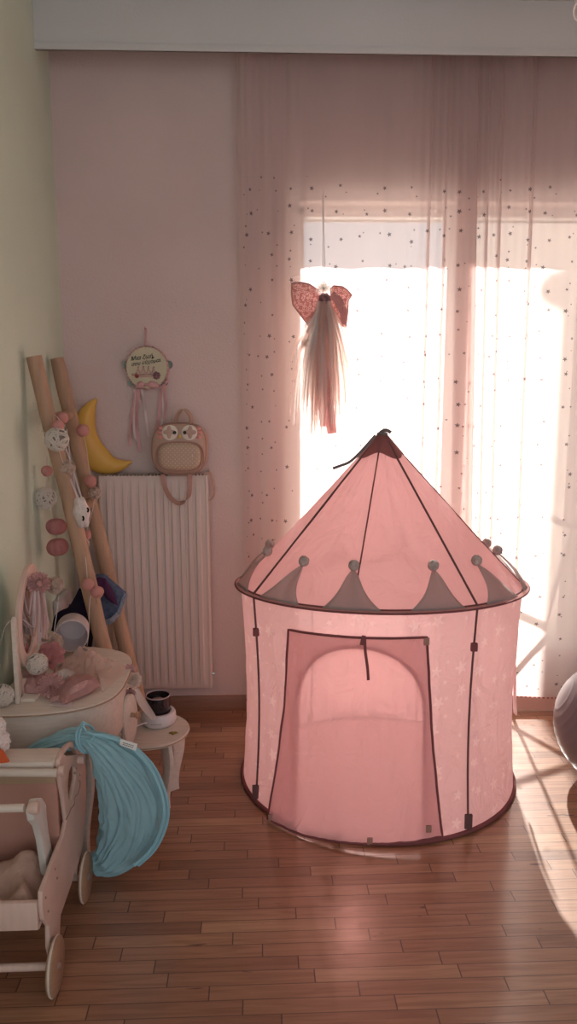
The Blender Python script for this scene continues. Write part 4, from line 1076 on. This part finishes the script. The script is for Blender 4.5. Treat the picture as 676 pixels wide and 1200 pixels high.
# warmer with dark jar on the stool
dv = thing('jar_warmer', 'round white electric base with cable standing on the stool', 'warmer', PZ(186, 843, SZ))
bc = PZ(186, 847, SZ)
mb = MB(); mb.lathe([(.052, 0), (.058, .004), (.063, .016), (.062, .040), (.058, .047), (.048, .048), (.046, .040), (0, .040)], bc, (0, 0, 1), 40); bs = mb.build('base', 'white_plastic', dv)
mb = MB()
for k in range(7):
    a = rad(-106+5*k); q_ = bc+V((math.cos(a)*.0625, math.sin(a)*.0625, .022)); mb.box(q_-V((.0018, .0018, .0012)), q_+V((.0018, .0018, .0012)), 0)
mb.build('printed_marks', 'wicker_core', bs)
mb = MB(); mb.tube(catmull([P(172, 847, 2.55), P(162, 850, 2.53), P(152, 858, 2.5), P(140, 866, 2.47), P(128, 880, 2.42)], 16), .0025, 6); mb.build('cable', 'white_plastic', dv)
jr = thing('dark_jar', 'dark round jar standing in the white base on the stool', 'jar', bc+V((0, 0, .041)))
mb = MB(); mb.lathe([(0, .0415), (.041, .0415), (.043, .044), (.0435, .10), (.0435, .106), (.041, .106), (.0405, .085), (0, .085)], bc, (0, 0, 1), 40); mb.build('glass', 'dark_glass', jr)
mb = MB(); mb.tube(circ(bc+V((0, 0, .106)), (1, 0, 0), (0, 1, 0), .0425, 40), .0024, 8, closed=True); mb.build('rim', 'clear_rim', jr)
mb = MB(); mb.ball(bc+V((0, 0, .085)), .03, 2, .2, 30, sc=(1, 1, .10)); mb.build('filling', 'rose_dark', jr)

# ------------------------------------------------------------------ folded blue tunnel
bl = thing('blue_play_tunnel', 'folded light blue gauze play tunnel tied with a ribbon, behind the doll pram', 'play tunnel', (-.42, 2.12, 0))
spn = [(22, 889, 2.11, 3), (42, 879, 2.105, 8), (66, 872, 2.10, 12), (88, 866, 2.10, 12), (100, 865, 2.10, 9.5), (112, 870, 2.105, 13), (128, 884, 2.11, 23), (144, 908, 2.12, 34), (155, 938, 2.135, 40), (153, 968, 2.15, 39), (142, 990, 2.16, 31), (127, 1006, 2.165, 21), (112, 1012, 2.17, 14)]
a = catmull([V((P(x, y, Y).x, Y, P(x, y, Y).z)) for x, y, Y, h in spn], 90)
hw = [v.x for v in catmull([V((PXM(h, Y), 0, 0)) for x, y, Y, h in spn], 90)]
mb = MB()
def rip(t, an): return .06*math.sin(9*an+4*math.sin(5*t))+.05*math.sin(19*an-9*t)+.16*noise.noise(V((math.cos(an)*2.6, math.sin(an)*2.6, t*8)))+.10*noise.noise(V((math.cos(an)*6, math.sin(an)*6, t*20)))
mb.tube(a, hw, 96, flat=(V((0, 1, 0)), [min(1.0, .05/max(h, .01)) for h in hw]), ripple=rip)
for v in mb.bm.verts:
    if v.co.z < .003: v.co.z = .003
mb.build('gauze_body', 'blue', bl)
for k, off in enumerate((-.62, -.3, .05, .35, .62)):
    mb = MB(); lo_, hi_ = (14, 84) if k % 2 else (22, 78)
    ps = []
    for i in range(lo_, hi_+1, 2):
        t_ = (a[min(i+1, 90)]-a[i-1]).normalized(); n_ = V((0, 1, 0)).cross(t_).normalized()
        o_ = off+.16*noise.noise(V((i*.07, k*3.1, 0)))
        dep = min(1.0, .05/max(hw[i], .01))*hw[i]
        p_ = a[i]+n_*(hw[i]*o_)+V((0, -dep*math.sqrt(max(0, 1-o_*o_))*1.02, 0)); p_.z = max(p_.z, .01); ps.append(p_)
    m_ = len(ps); mb.tube(ps, [.001+.0085*math.sin(PI*i/(m_-1)) for i in range(m_)], 8); mb.build('gauze_pleat', 'blue', bl)
# hoop wires under the gauze
for dx, mt in ((-.012, 'blue_dark'), (.010, 'blue_dark')):
    mb = MB(); l = [(108, 860), (130, 864), (156, 876), (178, 899), (190, 925), (195, 950), (190, 975), (178, 997), (160, 1014)]
    mb.tube(catmull([P(x+dx*200, y, 2.09+dx) for x, y in l], 40), .0055, 8); mb.build('hoop_edge', mt, bl)
mb = MB()
for k in range(2): mb.tube(circ(P(100+k*2.5, 865, 2.10), (.35, 1, 0), (-.25, 0, 1), .040-.003*k, 20), .0035, 6, closed=True)
for l in ([(101, 856), (97, 850), (97, 846), (101, 849)], [(103, 858), (110, 862), (106, 868), (101, 868)], [(101, 866), (106, 874), (110, 876)]):
    mb.tube(catmull([P(x, y, 2.055) for x, y in l], 10), .0028, 6)
mb.build('tie_ribbon', 'blue_dark', bl)
mb = MB(); tg = [P(141, 866, 2.06), P(161, 872, 2.06), P(159, 880, 2.06), P(140, 873, 2.06)]; mb.prism(tg, (0, .002, 0), 0); lb = mb.build('care_label', 'label_white', bl)
mb = MB()
for k, (l0, l1) in enumerate((((144, 870.2), (157, 874.3)), ((143.6, 872.2), (156, 876.2)))):
    for j in range(6):
        p0 = V((l0[0]+(l1[0]-l0[0])*(j+.1)/6, l0[1]+(l1[1]-l0[1])*(j+.1)/6, 0)); p1 = V((l0[0]+(l1[0]-l0[0])*(j+.8)/6, l0[1]+(l1[1]-l0[1])*(j+.8)/6, 0))
        mb.tube([P(p0.x, p0.y, 2.0592), P(p1.x, p1.y, 2.0592)], .0009, 4)
mb.build('label_print', 'ink', lb)

# ------------------------------------------------------------------ wooden doll pram
PXo = -.52
pr = thing('doll_pram', 'pale pink wooden doll pram on plywood wheels in the lower left corner', 'doll pram', (-.655, 1.87, 0))
def px_(l, X): return [PX(x, y, X) for x, y in l]
outl = [(64, 899), (64.5, 890), (67.5, 881), (73, 874), (80, 868.5), (85, 872), (91, 880), (95.5, 887), (96, 900), (96.5, 930), (95.5, 952), (94, 970), (92.5, 990), (89.5, 1010), (86.5, 1027), (84, 1018), (79, 1036), (72, 1056), (66, 1073), (65, 1090), (63.5, 1120), (58, 1132), (52.5, 1110), (52, 1085), (46, 1078), (44, 1064), (44, 1045), (51, 1026), (60, 1002), (69, 981), (73, 962), (70, 938), (66.5, 918)]
hl1 = [(70, 884), (77, 875.5), (82, 878), (86, 884), (80, 885), (74, 886.5)]
hl2 = [(80, 896), (83.5, 899), (84, 912), (81, 927), (78, 937), (75.5, 937), (74.5, 922), (76, 905)]
o3 = px_(outl, PXo-.012)
mb = MB(); mb.prism(o3, (.012, 0, 0), .003, holes=[px_(hl1, PXo-.012), px_(hl2, PXo-.012)]); sp_ = mb.build('side_panel', 'birch_pink', pr)
mb = MB()
for l in ([(89, 900), (90, 901)], [(92.5, 914), (94, 917), (93, 925), (91, 931), (87.5, 934), (87, 943), (83, 948), (80, 956), (77, 961)]):
    mb.tube(catmull([PX(x, y, PXo+.001) for x, y in l], 18), .0012, 5)
for x, y in ((64, 1018), (66.5, 1029), (53, 1052), (56, 1068), (88, 906), (93, 908)): mb.ball(PX(x, y, PXo+.0), .004, 1)
mb.build('engraved_line', 'birch_edge', sp_)
XI = -.775
mb = MB(); mb.prism([V((XI, p.y, p.z)) for p in o3], (.012, 0, 0), .003); mb.build('side_panel', 'birch_pink', pr)
MB().box((XI+.012, 1.69, .195), (PXo-.012, 1.705, .268), .003).build('front_board', 'birch_pink', pr)
MB().box((XI+.012, 1.70, .19), (PXo-.012, 2.0, .20), .002).build('floor_board', 'birch_pink', pr)
MB().box((XI+.012, 1.915, .20), (PXo-.012, 1.93, .455), .002).build('back_board', principled('terracotta_pink_board', srgb(184, 136, 120), .7, .2, .06, 12), pr)
MB().box((XI+.012, 1.908, .452), (PXo-.012, 1.935, .495), .003).build('top_board', principled('beige_board', srgb(176, 146, 118), .6), pr)
mb = MB(); mb.box((XI+.012, 1.90, .495), (PXo-.012, 1.98, .518), .005); mb.build('top_ledge', 'birch', pr)
MB().tube([V((XI, 1.885, .502)), V((PXo+.0, 1.885, .495))], .011, 12).build('top_dowel', 'birch', pr)
MB().tube([V((PXo-.0, 1.905, .492)), V((PXo+.014, 1.905, .492))], .013, 14).build('dowel_cap', 'birch_pink', pr)
MB().tube([V((PXo-.05, 2.11, .415)), V((PXo+.018, 2.11, .415))], .013, 14).build('dowel_cap', 'birch_pink', pr)
for y in (1.727, 2.073):
    wh = None
    for x in (PXo+.004, XI-.014):
        mb = MB(); mb.lathe([(0, 0), (.064, 0), (.068, .003), (.068, .013), (.064, .016), (0, .016)], (x, y, .068), (1, 0, 0), 40); wh = mb.build('wheel', 'birch_edge', pr)
        mb = MB(); mb.tube(circ((x+.008, y, .068), (0, 1, 0), (0, 0, 1), .0672, 40), .0032, 6, closed=True); mb.build('wheel_rim', 'birch', wh)
        mb = MB(); mb.lathe([(.009, 0), (.009, .002), (.005, .005), (0, .006)], (x+.016, y, .068), (1, 0, 0), 14); mb.build('bolt', 'steel', wh)
    MB().tube([V((XI, y, .068)), V((PXo+.006, y, .068))], .010, 12).build('axle_dowel', 'birch_pink', pr)
AX = -.552
arm = [(34, 936), (41, 935), (46, 943), (46.5, 955), (49, 975), (58, 1020), (52, 1034), (47, 1022), (41.5, 985), (37, 968), (31.5, 962), (29.5, 950)]
mb = MB(); mb.prism([PX(x, y, AX-.008) for x, y in arm], (.018, 0, 0), .003); am = mb.build('swing_arm', 'grey_white', pr)
kq = PX(38.5, 946.5, AX+.01)
mb = MB(); mb.lathe([(.012, -.01), (.0155, .0), (.0165, .008), (.013, .014), (0, .016)], kq, (1, 0, 0), 20); kn = mb.build('knob', 'birch_pink', am)
MB().tube([kq-V((.02, 0, 0)), V((XI+.012, kq.y, kq.z))], .010, 12).build('handle_dowel', 'birch', am)
# blanket in the pram
ol = [V((-.765, 1.712, .215)), V((-.64, 1.712, .215)), V((-.54, 1.712, .212)), V((-.54, 1.80, .212)), V((-.54, 1.905, .212)), V((-.65, 1.908, .212)), V((-.765, 1.905, .215)), V((-.765, 1.81, .215))]
ring_ = catmull(ol+[ol[0]], 64)[:-1]
mb = MB(); c_ = sum(ring_, V((0, 0, 0)))/len(ring_); rows = []
for i in range(17):
    k = max(i/16, .002); rows.append([c_+(p-c_)*k+V((0, 0, (.05*(1-k**3)+.05*noise.noise((c_+(p-c_)*k)*11)*(1-k**4)+.02*noise.noise((c_+(p-c_)*k)*30)*(1-k**4))) ) for p in ring_])
mb.grid(rows, closed=True); o = mb.build('doll_blanket', 'blanket', None, c_); tag(o, 'crumpled beige pink blanket lying in the doll pram', 'blanket')
# plush goose at the picture edge
gs = thing('plush_goose', 'white fluffy toy with orange beak sitting on the pram ledge at the left edge', 'plush toy', (-.67, 1.945, .518))
hd = V((-.692, 1.945, .554))
mb = MB(); mb.ball(hd, .036, 4, .22, 50, sc=(1, .9, 1.02)); mb.ball(hd+V((.004, -.004, .044)), .026, 4, .22, 50)
mb.build('body', 'plush', gs, merge=False)
mb = MB(); mb.prism([P(-3, 874, 1.915), P(4.5, 879, 1.91), P(12, 891.5, 1.90), P(-4, 893, 1.90)], (0, -.012, 0), .003); mb.build('beak', 'orange', gs)

# ------------------------------------------------------------------ grey exercise ball
GB = V((1.318, 2.65, .232)); GR = .231
gb = thing('exercise_ball', 'large shiny grey exercise ball on the floor at the right edge', 'ball', (GB.x, GB.y, 0))
axg = V((.86, -.25, -.45)).normalized()
mb = MB(); prof = []
for i in range(121):
    a = PI*i/120; r = GR+(.0016*max(0, math.cos(a*44))**6 if .25 < a < PI-.25 else 0)
    prof.append((r*math.sin(a), -r*math.cos(a)))
mb.lathe(prof, GB, axg, 96); bo = mb.build('ball_skin', 'ball_grey', gb, sharp=80)
pd = (P(658, 851, GB.y-.17)-GB).normalized()
mb = MB(); mb.lathe([(0, -.002), (.007, -.001), (.007, .002), (.004, .004), (0, .004)], GB+pd*GR, pd, 14); mb.build('valve_plug', 'label_white', gb)

# ------------------------------------------------------------------ ceiling lamp at the top right
LC = V((.83+.20, 2.2, 2.52))
lp = thing('ceiling_lamp', 'white glass ceiling lamp just showing in the top right corner', 'lamp', (LC.x, LC.y, CEIL))
mb = MB(); mb.lathe([(.04, .19), (.09, .17), (.16, .12), (.185, .05), (.19, 0), (.186, 0), (.18, .05), (.155, .115), (.085, .162), (.04, .18)], LC+V((0, 0, -.07)), (0, 0, 1), 40, cap=False); mb.build('lamp_shade', 'lampshade', lp)
mb = MB(); mb.lathe([(.008, .1), (.008, .30), (.05, .31), (.05, .337), (0, .337)], LC, (0, 0, 1), 20); mb.build('ceiling_rose', 'white_plastic', lp)

# ------------------------------------------------------------------ light
SUN_E, SKY_S = 36.0, 1.8
sd = bpy.data.lights.new('sun', 'SUN'); sd.energy = SUN_E; sd.angle = rad(0.9); sd.color = (1.0, .965, .93)
so_ = bpy.data.objects.new('sun', sd); C.objects.link(so_); so_.rotation_euler = SD.to_track_quat('-Z', 'Y').to_euler(); so_.location = (2, 8, 6)
wd = bpy.data.worlds.new('World'); bpy.context.scene.world = wd; wd.use_nodes = True
bg = wd.node_tree.nodes['Background']; bg.inputs[0].default_value = (.86, .92, 1.0, 1); bg.inputs[1].default_value = SKY_S
sc = bpy.context.scene
sc.view_settings.view_transform = 'Standard'; sc.view_settings.look = 'None'; sc.view_settings.gamma = 1; sc.view_settings.use_curve_mapping = False
sc.view_settings.exposure = -0.31
sc.cycles.transparent_max_bounces = 24
